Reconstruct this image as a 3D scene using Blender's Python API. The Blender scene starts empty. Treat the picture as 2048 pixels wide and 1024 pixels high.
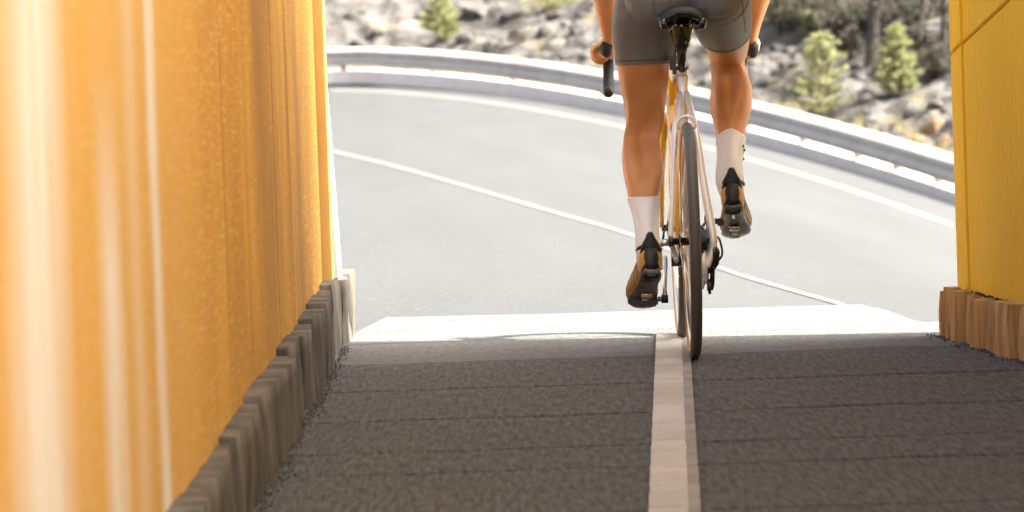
import bpy, bmesh, math, random
from mathutils import Vector, Matrix, noise
from mathutils.bvhtree import BVHTree

random.seed(7)
SC = bpy.context.scene
COL = SC.collection
V = Vector
R = math.radians

# ------------------------------------------------------------------ camera
FPX, CAM_H = 9770.0, 0.93
ROLL = R(2.0)
PITCH = math.atan((512 - 82) * math.cos(ROLL) / FPX)
fwd = V((0, math.cos(PITCH), -math.sin(PITCH)))
up0 = V((0, math.sin(PITCH), math.cos(PITCH)))
rt0 = V((1, 0, 0))
RT = rt0 * math.cos(ROLL) - up0 * math.sin(ROLL)
UP = up0 * math.cos(ROLL) + rt0 * math.sin(ROLL)
CAM = V((0, 0, CAM_H))
cam = bpy.data.cameras.new("camera")
co = bpy.data.objects.new("camera", cam)
COL.objects.link(co)
rot = Matrix((RT, UP, -fwd)).transposed()
co.matrix_world = Matrix.Translation(CAM) @ rot.to_4x4()
cam.sensor_width = 36
cam.lens = 36 * FPX / 2048
cam.clip_start, cam.clip_end = 0.1, 3000
cam.dof.use_dof = True
cam.dof.focus_distance = 14.25
cam.dof.aperture_fstop = 8.5
SC.camera = co

# ------------------------------------------------------------------ light
SUN_AZ, SUN_EL = R(105.5), R(45)          # azimuth clockwise from +Y
w = bpy.data.worlds.new("World")
SC.world = w
w.use_nodes = True
nt = w.node_tree
bg = nt.nodes["Background"]
sky = nt.nodes.new("ShaderNodeTexSky")
sky.sky_type = 'NISHITA'
sky.sun_disc = False
sky.sun_elevation = SUN_EL
sky.sun_rotation = SUN_AZ
sky.air_density = 0.2
sky.dust_density = 5.0
sky.ozone_density = 0.3
nt.links.new(sky.outputs[0], bg.inputs[0])
bg.inputs[1].default_value = 0.15
sun = bpy.data.lights.new("sun", 'SUN')
sun.energy = 3.2
sun.angle = R(0.5)
sun.color = (1.0, 0.985, 0.965)
so = bpy.data.objects.new("sun", sun)
COL.objects.link(so)
SD = V((math.sin(SUN_AZ) * math.cos(SUN_EL), math.cos(SUN_AZ) * math.cos(SUN_EL), math.sin(SUN_EL)))
so.rotation_euler = SD.to_track_quat('Z', 'Y').to_euler()
so.location = SD * 60
SC.view_settings.view_transform = 'Standard'
SC.view_settings.look = 'None'
SC.view_settings.exposure = 2.95
SC.view_settings.gamma = 1
SC.view_settings.use_curve_mapping = False
SC.view_settings.use_white_balance = True
SC.view_settings.white_balance_temperature = 6950
SC.view_settings.white_balance_tint = 2

# ------------------------------------------------------------------ picture measurements -> metres
def ray(u, v):
    return (fwd * FPX + RT * (u - 1024) - UP * (v - 512)).normalized()
def PX(u, v, y):                          # point at world depth y
    d = ray(u, v)
    return CAM + d * (y / d.y)
def GR(u, v, z=0.0):                      # point on a level plane
    d = ray(u, v)
    return CAM + d * ((z - CAM_H) / d.z)
def PL(u, v, x):                          # point on a plane of constant x
    d = ray(u, v)
    return CAM + d * (x / d.x)

# ------------------------------------------------------------------ helpers
def tag(o, label=None, cat=None, group=None, kind=None):
    if label: o["label"] = label
    if cat: o["category"] = cat
    if group: o["group"] = group
    if kind: o["kind"] = kind
    return o
def empty(name, loc):
    o = bpy.data.objects.new(name, None)
    o.empty_display_size = 0.1
    o.location = loc
    COL.objects.link(o)
    return o
def adopt(o, parent):
    if parent is not None:
        o.parent = parent
        if parent.type == 'EMPTY':
            o.matrix_parent_inverse = Matrix.Translation(-V(parent.location))
class MB:
    def __init__(s): s.v, s.f = [], []
    def add(s, vs, fs):
        n = len(s.v)
        s.v += [V(p) for p in vs]
        s.f += [tuple(i + n for i in f) for f in fs]
        return s
    def box(s, c, d, rz=0.0, taper=1.0):
        c = V(c); vs = []
        for z in (-1, 1):
            t = 1 if z < 0 else taper
            for x, y in ((-1, -1), (1, -1), (1, 1), (-1, 1)):
                p = V((x * d[0] / 2 * t, y * d[1] / 2 * t, z * d[2] / 2))
                p.rotate(Matrix.Rotation(rz, 3, 'Z'))
                vs.append(c + p)
        return s.add(vs, [(3, 2, 1, 0), (4, 5, 6, 7), (0, 1, 5, 4), (1, 2, 6, 5), (2, 3, 7, 6), (3, 0, 4, 7)])
    def loft(s, rings, caps=True, closed=True):
        n = len(rings[0]); base = len(s.v); fs = []
        for r in rings: s.v += [V(p) for p in r]
        for i in range(len(rings) - 1):
            for j in range(n if closed else n - 1):
                k = (j + 1) % n
                fs.append((base + i * n + j, base + i * n + k, base + (i + 1) * n + k, base + (i + 1) * n + j))
        if caps:
            fs.append(tuple(base + j for j in reversed(range(n))))
            fs.append(tuple(base + (len(rings) - 1) * n + j for j in range(n)))
        s.f += fs
        return s
    def tube(s, pts, rad, n=10, caps=True, side=None, flat=1.0):
        pts = [V(p) for p in pts]; rings = []
        if not hasattr(rad, '__len__'): rad = [rad] * len(pts)
        ref = V(side) if side else None
        for i, p in enumerate(pts):
            t = (pts[min(i + 1, len(pts) - 1)] - pts[max(i - 1, 0)]).normalized()
            if ref is None:
                ref = V((1, 0, 0)) if abs(t.x) < 0.8 else V((0, 0, 1))
            x = (ref - t * ref.dot(t)).normalized(); y = t.cross(x)
            ref = x if side is None else V(side)
            r = rad[i]; rw, rd = r if hasattr(r, '__len__') else (r, r * flat)
            rings.append([p + x * rw * math.cos(a) + y * rd * math.sin(a) for a in [2 * math.pi * k / n for k in range(n)]])
        return s.loft(rings, caps)
    def ellipsoid(s, c, r, nu=16, nv=10):
        c = V(c); rings = []
        for i in range(nv + 1):
            th = math.pi * (i + 0.02) / (nv + 0.04)
            rings.append([c + V((r[0] * math.sin(th) * math.cos(a), r[1] * math.sin(th) * math.sin(a), r[2] * math.cos(th)))
                          for a in [-2 * math.pi * k / nu for k in range(nu)]])
        return s.loft(rings)
    def lathe(s, c, prof, n=48, closed=False):         # axis along X; prof of (x, r)
        c = V(c); rings = []
        for k in range(n):
            a = 2 * math.pi * k / n
            rings.append([c + V((x, r * math.cos(a), r * math.sin(a))) for x, r in prof])
        m = len(prof); base = len(s.v)
        for r_ in rings: s.v += r_
        for k in range(n):
            for j in range(m if closed else m - 1):
                j2 = (j + 1) % m; k2 = (k + 1) % n
                s.f.append((base + k * m + j, base + k2 * m + j, base + k2 * m + j2, base + k * m + j2))
        return s
    def mesh(s, name, m, smooth=False):
        me = bpy.data.meshes.new(name)
        me.from_pydata(s.v, [], s.f)
        me.materials.append(m)
        if smooth: me.polygons.foreach_set("use_smooth", [True] * len(me.polygons))
        me.update()
        return me
    def build(s, name, m, parent=None, smooth=False):
        o = bpy.data.objects.new(name, s.mesh(name, m, smooth))
        COL.objects.link(o)
        adopt(o, parent)
        return o
def bevel(o, wd, seg=2):
    bm = bmesh.new(); bm.from_mesh(o.data)
    bmesh.ops.recalc_face_normals(bm, faces=bm.faces)
    bmesh.ops.bevel(bm, geom=list(bm.edges), offset=wd, segments=seg, affect='EDGES', clamp_overlap=True)
    bm.to_mesh(o.data); bm.free()
    return o
def fuse(mb, name, m, parent, voxel, smooth=6, fac=0.5):
    """merge overlapping lofts into one continuous skin"""
    me = mb.mesh(name + "_raw", m)
    bm = bmesh.new(); bm.from_mesh(me); bmesh.ops.recalc_face_normals(bm, faces=bm.faces); bm.to_mesh(me); bm.free()
    t = bpy.data.objects.new("raw", me); COL.objects.link(t)
    a = t.modifiers.new("r", 'REMESH'); a.mode = 'VOXEL'; a.voxel_size = voxel; a.use_smooth_shade = True
    if smooth:
        b = t.modifiers.new("s", 'SMOOTH'); b.iterations = smooth; b.factor = fac
    dg = bpy.context.evaluated_depsgraph_get()
    nm = bpy.data.meshes.new_from_object(t.evaluated_get(dg))
    nm.name = name
    bpy.data.objects.remove(t); bpy.data.meshes.remove(me)
    nm.materials.clear(); nm.materials.append(m)
    nm.polygons.foreach_set("use_smooth", [True] * len(nm.polygons))
    o = bpy.data.objects.new(name, nm); COL.objects.link(o); adopt(o, parent)
    return o
def spline(pts, n):
    """Catmull-Rom through rows of numbers / vectors"""
    pts = [V(p) if len(p) <= 4 else p for p in pts]; out = []
    for i in range(len(pts) - 1):
        p0 = pts[max(i - 1, 0)]; p1 = pts[i]; p2 = pts[i + 1]; p3 = pts[min(i + 2, len(pts) - 1)]
        for k in range(n):
            t = k / n
            out.append([0.5 * (2 * b + (c - a) * t + (2 * a - 5 * b + 4 * c - d) * t * t + (3 * b - a - 3 * c + d) * t ** 3)
                        for a, b, c, d in zip(p0, p1, p2, p3)])
    out.append(list(pts[-1]))
    return out

# ------------------------------------------------------------------ materials
def mat(name, col, rough=0.6, metal=0.0, col2=None, nscale=8.0, lo=0.35, hi=0.65, stretch=(1, 1, 1),
        bump=None, bstretch=None, detail=6.0, coat=0.0, sss=0.0, spec=0.5, speck=None, trans=None):
    m = bpy.data.materials.new(name); m.use_nodes = True
    t = m.node_tree; b = t.nodes["Principled BSDF"]
    b.inputs["Base Color"].default_value = (*col, 1)
    b.inputs["Roughness"].default_value = rough
    b.inputs["Metallic"].default_value = metal
    b.inputs["Specular IOR Level"].default_value = spec
    if coat: b.inputs["Coat Weight"].default_value = coat
    if sss:
        b.inputs["Subsurface Weight"].default_value = sss
        b.inputs["Subsurface Radius"].default_value = (0.012, 0.005, 0.002)
        b.inputs["Subsurface Scale"].default_value = 1.0
    tc = t.nodes.new("ShaderNodeTexCoord")
    def nz(scale, st, det=detail):
        mp = t.nodes.new("ShaderNodeMapping"); mp.inputs["Scale"].default_value = st
        t.links.new(tc.outputs["Object"], mp.inputs[0])
        n = t.nodes.new("ShaderNodeTexNoise"); n.inputs["Scale"].default_value = scale; n.inputs["Detail"].default_value = det
        t.links.new(mp.outputs[0], n.inputs[0])
        return n.outputs[0]
    def mr(src, a, c):
        r = t.nodes.new("ShaderNodeMapRange"); r.inputs[1].default_value = a; r.inputs[2].default_value = c
        t.links.new(src, r.inputs[0]); return r.outputs[0]
    def mix(fac, a, c):
        x = t.nodes.new("ShaderNodeMix"); x.data_type = 'RGBA'
        if hasattr(fac, 'links'): t.links.new(fac, x.inputs[0])
        else: x.inputs[0].default_value = fac
        for sock, val in ((x.inputs[6], a), (x.inputs[7], c)):
            if hasattr(val, 'links'): t.links.new(val, sock)
            else: sock.default_value = (*val, 1)
        return x.outputs[2]
    out = None
    if col2:
        out = mix(mr(nz(nscale, stretch), lo, hi), col, col2)
    if speck:                                   # (colour, scale, lo, hi)
        out = mix(mr(nz(speck[1], (1, 1, 1), 3), speck[2], speck[3]), out if out else col, speck[0])
    if out: t.links.new(out, b.inputs["Base Color"])
    if bump:
        prev = None
        for sc_, st_, dist in (bump if isinstance(bump, list) else [bump]):
            bn = t.nodes.new("ShaderNodeBump"); bn.inputs["Strength"].default_value = st_; bn.inputs["Distance"].default_value = dist
            t.links.new(nz(sc_, bstretch or stretch, 4), bn.inputs["Height"])
            if prev: t.links.new(prev, bn.inputs["Normal"])
            prev = bn.outputs[0]
        t.links.new(prev, b.inputs["Normal"])
    if trans:
        tr = t.nodes.new("ShaderNodeBsdfTranslucent"); tr.inputs[0].default_value = (*trans, 1)
        ms = t.nodes.new("ShaderNodeMixShader"); ms.inputs[0].default_value = 0.35
        t.links.new(b.outputs[0], ms.inputs[1]); t.links.new(tr.outputs[0], ms.inputs[2])
        t.links.new(ms.outputs[0], t.nodes["Material Output"].inputs[0])
    m["mix"] = 0
    m_help[name] = (t, b, tc, nz, mr, mix)
    return m
m_help = {}

YELLOW = (0.66, 0.37, 0.068)
M = {}
M['asphalt_dark'] = mat("asphalt_old", (0.019, 0.0182, 0.0168), 0.9, col2=(0.086, 0.083, 0.078), nscale=80, lo=0.32, hi=0.7, stretch=(1, 0.085, 1), bump=[(70, 0.8, 0.01), (150, 0.6, 0.006)], bstretch=(1, 0.1, 1), speck=((0.17, 0.16, 0.145), 120, 0.62, 0.74))  # dark old asphalt of the passage floor
M['asphalt_pale'] = mat("asphalt_pale", (0.068, 0.0665, 0.065), 0.9, col2=(0.118, 0.115, 0.112), nscale=55, lo=0.3, hi=0.75, stretch=(1, 0.16, 1), bump=[(60, 0.6, 0.01), (150, 0.5, 0.005)], bstretch=(1, 0.2, 1), speck=((0.07, 0.066, 0.062), 80, 0.66, 0.8))  # paler tone paints in light bounced onto the mouth slab
M['tar'] = mat("joint_tar", (0.022, 0.02, 0.018), 0.9)
M['road'] = mat("road_asphalt", (0.0465, 0.0482, 0.0515), 0.95, col2=(0.0535, 0.0555, 0.059), nscale=0.5, stretch=(3, 0.25, 1), bump=(90, 0.25, 0.004), bstretch=(1, .3, 1), speck=((0.075, 0.076, 0.078), 45, 0.5, 0.7), spec=0.15)
M['apron'] = mat("apron_concrete", (0.085, 0.0865, 0.089), 0.95, col2=(0.115, 0.117, 0.12), nscale=3, bump=[(45, 0.5, 0.01), (120, 0.5, 0.005)], bstretch=(1, .25, 1), speck=((0.05, 0.05, 0.05), 60, 0.6, 0.78), spec=0.15)
M['bounce_yard'] = mat("bounce_concrete", (0.62, 0.6, 0.57), 0.9, col2=(0.55, 0.53, 0.5), nscale=0.8)  # very pale so the unseen ground bounces fill light
M['line'] = mat("road_paint", (0.105, 0.105, 0.105), 0.8, col2=(0.085, 0.085, 0.085), nscale=1.2, spec=0.3)
M['stripe'] = mat("worn_stripe", (0.50, 0.478, 0.445), 0.8, col2=(0.37, 0.34, 0.30), nscale=1.6, lo=0.4, hi=0.62, bump=(120, 0.5, 0.005), speck=((0.25, 0.215, 0.18), 75, 0.6, 0.72), spec=0.3)
M['stripe_old'] = mat("older_stripe", (0.28, 0.255, 0.225), 0.85, col2=(0.2, 0.18, 0.155), nscale=5, bump=(120, 0.5, 0.005), spec=0.3)
M['stone'] = mat("kerb_stone", (0.04, 0.034, 0.029), 0.9, col2=(0.15, 0.126, 0.1), nscale=9, lo=0.38, hi=0.72, stretch=(1, 0.9, 0.3), bump=[(28, 0.9, 0.02), (90, 0.6, 0.006)])
M['timber'] = mat("weathered_timber", (0.60, 0.33, 0.115), 0.85, col2=(0.2, 0.098, 0.036), nscale=16, lo=0.42, hi=0.72, stretch=(1.5, 0.8, 0.12), bump=[(60, 0.8, 0.012), (30, 0.5, 0.015)], bstretch=(1.5, 1.5, 0.12))
M['grit'] = mat("dark_grit", (0.035, 0.03, 0.027), 0.95, col2=(0.1, 0.09, 0.08), nscale=30)
M['barrier'] = mat("barrier_concrete", (0.86, 0.775, 0.695), 0.9, col2=(0.8, 0.72, 0.645), nscale=1.4, bump=(12, 0.3, 0.01), spec=0.2)
M['galv'] = mat("galvanised_steel", (0.55, 0.515, 0.475), 0.65, 0.05, col2=(0.45, 0.42, 0.385), nscale=2.5)
M['post'] = mat("rail_post", (0.1, 0.075, 0.055), 0.8, 0.0)
M['rock'] = mat("slope_rock", (0.108, 0.1, 0.097), 0.95, col2=(0.05, 0.046, 0.045), nscale=1.5, lo=0.38, hi=0.68, stretch=(0.8, 0.8, 2.4), bump=[(3.5, 1.0, 0.15), (14, 0.8, 0.04)], speck=((0.16, 0.128, 0.09), 0.8, 0.56, 0.72), spec=0.2)
M['boulder'] = mat("boulder", (0.098, 0.092, 0.089), 0.95, col2=(0.06, 0.056, 0.054), nscale=2.6, bump=[(6, 0.9, 0.06)], spec=0.2)
M['ochre'] = mat("ochre_rock", (0.17, 0.105, 0.05), 0.95, col2=(0.12, 0.095, 0.07), nscale=2.2, bump=[(6, 0.9, 0.06)], spec=0.2)
M['soil'] = mat("far_soil", (0.25, 0.21, 0.17), 0.95, col2=(0.16, 0.15, 0.11), nscale=0.1)
M['bark'] = mat("dark_bark", (0.022, 0.018, 0.016), 0.95, col2=(0.045, 0.037, 0.032), nscale=10, bump=(20, 0.7, 0.03))
M['twig'] = mat("young_bark", (0.13, 0.075, 0.04), 0.9)
M['needle'] = mat("young_needles", (0.26, 0.25, 0.115), 0.6, col2=(0.3, 0.3, 0.16), nscale=5, trans=(0.34, 0.36, 0.17))
M['olive'] = mat("olive_leaves", (0.1, 0.105, 0.05), 0.6, col2=(0.15, 0.15, 0.075), nscale=3, trans=(0.12, 0.13, 0.05))
M['dry'] = mat("dry_brush", (0.068, 0.06, 0.05), 0.8, col2=(0.045, 0.043, 0.034), nscale=2, trans=(0.06, 0.055, 0.03))
M['straw'] = mat("dry_grass", (0.36, 0.3, 0.14), 0.8, col2=(0.24, 0.23, 0.09), nscale=3, trans=(0.3, 0.26, 0.1))
# rider and bicycle
M['skin'] = mat("tanned_skin", (0.63, 0.30, 0.122), 0.48, col2=(0.48, 0.195, 0.072), nscale=7, lo=0.4, hi=0.7, sss=0.12, bump=(420, 0.12, 0.0015), spec=0.45)
M['shorts'] = mat("grey_lycra", (0.145, 0.142, 0.138), 0.6, col2=(0.165, 0.161, 0.156), nscale=30, bump=(900, 0.25, 0.0006), spec=0.35)
M['seam'] = mat("dark_seam", (0.028, 0.026, 0.025), 0.7)
M['sock'] = mat("white_sock", (0.84, 0.84, 0.85), 0.9, bump=(240, 0.5, 0.0012), bstretch=(3, 3, 0.15), spec=0.2)
M['black'] = mat("black_plastic", (0.012, 0.012, 0.012), 0.38)
M['gloss'] = mat("gloss_black", (0.01, 0.01, 0.01), 0.15, coat=0.6)
M['leather'] = mat("black_leather", (0.007, 0.0065, 0.0065), 0.5, bump=(160, 0.3, 0.002))
M['tape'] = mat("bar_tape", (0.012, 0.012, 0.012), 0.75, bump=(120, 0.3, 0.001))
M['sole'] = mat("carbon_sole", (0.19, 0.17, 0.15), 0.4, col2=(0.08, 0.072, 0.065), nscale=25, spec=0.6)
M['shoe'] = mat("shoe_mesh", (0.52, 0.29, 0.06), 0.6, bump=(200, 0.4, 0.001))
M['shoe_rib'] = mat("shoe_rib", (0.05, 0.04, 0.03), 0.6)
M['glove'] = mat("glove_cloth", (0.6, 0.5, 0.36), 0.8, bump=(200, 0.4, 0.001))
M['glove_yellow'] = mat("glove_yellow", (0.6, 0.36, 0.08), 0.8)
M['jersey'] = mat("white_jersey", (0.6, 0.58, 0.56), 0.8)
M['hair'] = mat("dark_hair", (0.03, 0.02, 0.015), 0.6)
M['silver'] = mat("silver_frame", (0.80, 0.78, 0.76), 0.28, 0.3, coat=0.5)
M['alu'] = mat("brushed_alu", (0.7, 0.68, 0.65), 0.3, 0.9)
M['steel'] = mat("steel_spoke", (0.75, 0.73, 0.7), 0.3, 0.7)
M['yframe'] = mat("yellow_frame", (0.78, 0.41, 0.03), 0.3, coat=0.4)
M['tyre'] = mat("tyre_rubber", (0.085, 0.081, 0.078), 0.6, bump=(150, 0.3, 0.001))
M['tan'] = mat("tan_sidewall", (0.52, 0.3, 0.13), 0.6)
M['core_dark'] = mat("dark_wall_core", (0.03, 0.026, 0.023), 0.95, col2=(0.06, 0.053, 0.047), nscale=4)  # dark colour of the right wall core, visible in the panel seams
M['foot_shade'] = mat("foot_shade_strip", (0.03, 0.027, 0.025), 0.9, col2=(0.075, 0.068, 0.062), nscale=3)  # dark colour paints the contact shade at the parapet foot
M['white'] = mat("white_mark", (0.75, 0.72, 0.66), 0.5)

def wall_material(name, grime):
    m = mat(name, (YELLOW if grime else (0.93, 0.525, 0.02)), (0.9 if grime else 0.7), col2=((0.52, 0.265, 0.05) if grime else (0.88, 0.49, 0.015)), nscale=2.2, stretch=(1, 0.6, 0.35), lo=0.35, hi=0.7,
            bump=([(170, 0.28, 0.003)] if grime else [(70, 0.9, 0.01), (22, 0.5, 0.012)]), bstretch=(1, 0.045, 0.7) if grime else (1, 1, 0.2), spec=0.12)
    t, b, tc, nz, mr, mix = m_help[name]
    base = b.inputs["Base Color"].links[0].from_socket
    if grime:      # rubbed chalky grain
        base = mix(mr(nz(120, (1, 0.05, 0.8), 4), 0.48, 0.72), base, (0.68, 0.44, 0.18))
    if grime:
        sep = t.nodes.new("ShaderNodeSeparateXYZ"); t.links.new(tc.outputs["Object"], sep.inputs[0])
        rmp = t.nodes.new("ShaderNodeValToRGB"); rmp.color_ramp.interpolation = 'EASE'
        e = rmp.color_ramp.elements
        e[0].position, e[0].color = 0.28, (0, 0, 0, 1)
        e[1].position, e[1].color = 0.62, (0.85, 0.85, 0.85, 1)
        for p, c in ((0.78, 0.9), (0.86, 0.3), (1.0, 0.05)):
            k = e.new(p); k.color = (c, c, c, 1)
        t.links.new(mr(sep.outputs[1], 6.0, 16.0), rmp.inputs[0])
        mul = t.nodes.new("ShaderNodeMath"); mul.operation = 'MULTIPLY'
        t.links.new(rmp.outputs[0], mul.inputs[0])
        t.links.new(mr(nz(2.6, (1, 0.7, 0.5), 9), 0.3, 0.66), mul.inputs[1])
        base = mix(mul.outputs[0], base, (0.33, 0.19, 0.08))
        # thin vertical run marks
        m2 = t.nodes.new("ShaderNodeMath"); m2.operation = 'MULTIPLY'
        t.links.new(rmp.outputs[0], m2.inputs[0]); t.links.new(mr(nz(4, (1, 1.5, 0.09), 9), 0.56, 0.78), m2.inputs[1])
        base = mix(m2.outputs[0], base, (0.27, 0.135, 0.05))
    if grime:
        def math2(op, a_, b_):
            k = t.nodes.new("ShaderNodeMath"); k.operation = op
            for q, val in ((k.inputs[0], a_), (k.inputs[1], b_)):
                if hasattr(val, 'links'): t.links.new(val, q)
                else: q.default_value = val
            return k.outputs[0]
        m3 = math2('MULTIPLY', mr(sep.outputs[1], 10.5, 7.6), mr(nz(2.0, (1, 1.6, 0.12), 3), 0.1, 0.7))
        base = mix(m3, base, (0.60, 0.40, 0.165))
        # painted sunlight streaks: (centre y, half width, strength, fades out above z)
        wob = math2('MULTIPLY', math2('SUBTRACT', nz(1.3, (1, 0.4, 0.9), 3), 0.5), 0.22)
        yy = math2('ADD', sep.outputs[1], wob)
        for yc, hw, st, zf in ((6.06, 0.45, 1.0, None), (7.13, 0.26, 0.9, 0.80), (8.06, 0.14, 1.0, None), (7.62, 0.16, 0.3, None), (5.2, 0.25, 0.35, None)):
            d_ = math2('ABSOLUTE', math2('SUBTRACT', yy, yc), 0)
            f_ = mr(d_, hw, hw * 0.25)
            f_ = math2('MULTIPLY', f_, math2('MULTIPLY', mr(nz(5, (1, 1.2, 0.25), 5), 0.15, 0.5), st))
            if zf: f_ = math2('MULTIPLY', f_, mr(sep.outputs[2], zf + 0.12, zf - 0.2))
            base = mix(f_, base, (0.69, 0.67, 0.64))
    t.links.new(base, b.inputs["Base Color"])
    return m
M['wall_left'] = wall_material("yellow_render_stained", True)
M['trim'] = mat("faded_trim_paint", (0.66, 0.43, 0.16), 0.7, col2=(0.6, 0.37, 0.12), nscale=6)
M['wall_right'] = wall_material("yellow_render", False)

# ================================================================== SETTING
# --- ground sheet to the horizon, well below the road embankment
g = MB().add([(-900, -600, -3.6), (900, -600, -3.6), (900, 1500, -3.6), (-900, 1500, -3.6)], [(0, 1, 2, 3)]).build("ground", M['soil'])
tag(g, kind='structure')
bounce_yard = MB().box((0, -14, -0.14), (60, 60, 0.2)).build("bounce_ground", M['bounce_yard'])  # unseen ground, made pale to bounce fill light into the passage
MB().box((0, -12, -0.032), (14, 26.4, 0.05)).build("bounce_paving", M['bounce_yard'])["kind"] = 'structure'  # unseen pale slab added for bounced light
tag(bounce_yard, kind='structure')

# --- barrier path: base points in metres
BASE = [(665, 173, 113), (786, 178.5, 110), (892, 187, 107), (962, 194, 104), (1079, 213, 99), (1197, 232, 95.5), (1333, 262, 91.5),
        (1433, 291, 88.5), (1501, 309, 86), (1609, 339, 82.5), (1720, 370, 78.5), (1789, 396, 76), (1905, 437, 72)]
import numpy as np
_u = np.array([b[0] for b in BASE]); _n = (_u - 1285) / 620
_cv = np.polyfit(_n, [b[1] for b in BASE], 4); _cy = np.polyfit(_n, [b[2] for b in BASE], 3)
BASE = [(float(u), float(np.polyval(_cv, n)), float(np.polyval(_cy, n))) for u, n in zip(np.linspace(665, 1905, 13), np.linspace(-1, 1, 13))]
bp = [PX(*b) for b in BASE]
left_ext = [V((-60, 60, 0.2)), V((-48, 88, 0.25)), V((-30, 106, 0.2)), V((-17, 113, 0.12)), V((-9, 114.5, 0.06))]
_d = bp[-1] - bp[-2]; _e = bp[-2] - bp[-3]
right_ext = []
_p, _v = bp[-1].copy(), _d.copy()
for _k in range(5):
    _v = _v + (_d - _e) * 0.6; _v.z *= 0.8
    _v = _v.normalized() * _d.length * (1 + .25 * _k)
    _p = _p + _v
    right_ext.append(_p.copy())
print('PATH', [tuple(round(c, 2) for c in q) for q in bp], [tuple(round(c, 2) for c in q) for q in right_ext])
PATH = [V(p) for p in spline(left_ext + bp + right_ext, 6)]
NL = len(left_ext) * 6
def tangent(i):
    a = PATH[max(i - 1, 0)]; b = PATH[min(i + 1, len(PATH) - 1)]
    t = b - a; t.z = 0
    return t.normalized()
def outward(i):
    t = tangent(i)
    return V((-t.y, t.x, 0))
def path_at(u):
    """nearest fractional index of the path seen in column u"""
    best = min(range(NL, len(PATH) - len(right_ext) * 6), key=lambda i: abs(proj(PATH[i])[0] - u))
    return best
def proj(p):
    d = p - CAM
    return (1024 + FPX * d.dot(RT) / d.dot(fwd), 512 - FPX * d.dot(UP) / d.dot(fwd))

# --- road: ruled from the passage mouth to the barrier foot
NEAR_Y = 15.0
def near_pt(i):
    p = PATH[i]
    if p.y > 60 and abs(p.x) < 9:
        u = proj(p)[0]
        q = PX(u, 600, NEAR_Y)
        return V((q.x, NEAR_Y, -0.012))
    if p.x < 0:
        k = i / NL
        q0 = PX(665, 600, NEAR_Y)
        return V((q0.x + (1 - k) * -40, NEAR_Y, -0.012))
    k = (i - (len(PATH) - len(right_ext) * 6)) / (len(right_ext) * 6)
    q0 = PX(1905, 600, NEAR_Y)
    return V((q0.x + max(k, 0.02) * 50, NEAR_Y - max(k, 0) * 8, -0.012))
NT = 24
FAR = [PATH[i] for i in range(len(PATH))]
NEARS = [near_pt(i) for i in range(len(PATH))]
mb = MB()
rings = []
for i in range(len(PATH)):
    far = FAR[i] + outward(i) * 0.6
    rings.append([NEARS[i].lerp(far, (k / NT) ** 1.6) for k in range(NT + 1)])
mb.loft(rings, caps=False, closed=False)
mb.f = [tuple(reversed(f)) for f in mb.f]
road = mb.build("road", M['road'], smooth=True)
tag(road, kind='structure')
road_bvh = BVHTree.FromPolygons(mb.v, mb.f)
def RD(u, v, lift=0.006):
    h = road_bvh.ray_cast(CAM, ray(u, v))[0]
    if h is None:
        h = GR(u, v)
    return h + V((0, 0, lift))
def road_strip(name, top, bot, m, lift, n=8, parent=None):
    a = spline([(p[0], p[1]) + (0,) for p in top], n); b = spline([(p[0], p[1]) + (0,) for p in bot], n)
    mb = MB(); vs = []; fs = []
    for p, q in zip(a, b):
        vs += [RD(p[0], p[1], lift), RD(q[0], q[1], lift)]
    for i in range(len(a) - 1):
        fs.append((2 * i, 2 * i + 1, 2 * i + 3, 2 * i + 2))
    o = mb.add(vs, fs).build(name, m, parent)
    tag(o, kind='structure')
    return o
cl = [(648, 297.5), (690, 308), (800, 335), (940, 375), (1100, 422), (1250, 466), (1450, 540), (1560, 574), (1690, 611)]
road_strip("centre_line", [(u, v - 3) for u, v in cl], [(u, v + 4) for u, v in cl], M['line'], 0.003)
el = [(b[0], b[1]) for b in BASE]
road_strip("edge_line", [(u, v + 4 + (u - 665) * 0.005) for u, v in el], [(u, v + 8.5 + (u - 665) * 0.0085) for u, v in el], M['line'], 0.003)
# --- pale concrete apron at the passage mouth
ap_far = [(684, 682), (730, 657), (772, 636), (900, 633), (1100, 629), (1300, 622), (1500, 616), (1722, 610), (1772, 622), (1830, 643), (1884, 650)]
ap_near = [(u_, 690.5 - (u_ - 690) * 0.033) for u_ in (684, 725, 765, 900, 1100, 1300, 1500, 1720, 1770, 1830, 1884)]
apv, apf = [], []
for i, (a, b) in enumerate(zip(ap_far, ap_near)):
    for k in range(7):
        t = k / 6
        p = GR(a[0] + (b[0] - a[0]) * t, a[1] + (b[1] - a[1]) * t, 0.0)
        if k == 6: p = GR(a[0], b[1], 0); p = V((p.x * 15.215 / p.y, 15.215, 0))
        p.z = 0.0007 + 0.0025 * min(1, max(0, p.y - 15.22) / 0.15) - max(0, p.y - 15.4) * 0.001
        apv.append(p)
for i in range(len(ap_far) - 1):
    for k in range(6):
        n = i * 7 + k
        apf.append((n, n + 1, n + 8, n + 7))
for i in range(len(ap_far)):
    apv.append(apv[i * 7 + 6] + V((0, 0.004, -0.03)))
for i in range(len(ap_far) - 1):
    n = len(ap_far) * 7 + i
    apf.append((i * 7 + 6, n, n + 1, i * 7 + 13))
apron = MB().add(apv, apf).build("apron", M['apron'])
tag(apron, kind='structure')
# painted edge line along the apron
lv, lf = [], []
for i, (u, v) in enumerate(ap_far[2:8]):
    for vv in (v + 0.5, v + 8):
        q = GR(u, vv, 0); lv.append(V((q.x, q.y, 0.0038 - max(0, q.y - 15.4) * 0.001)))
for i in range(5):
    lf.append((2 * i, 2 * i + 1, 2 * i + 3, 2 * i + 2))
tag(MB().add(lv, lf).build("apron_line", M['line']), kind='structure')

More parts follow.
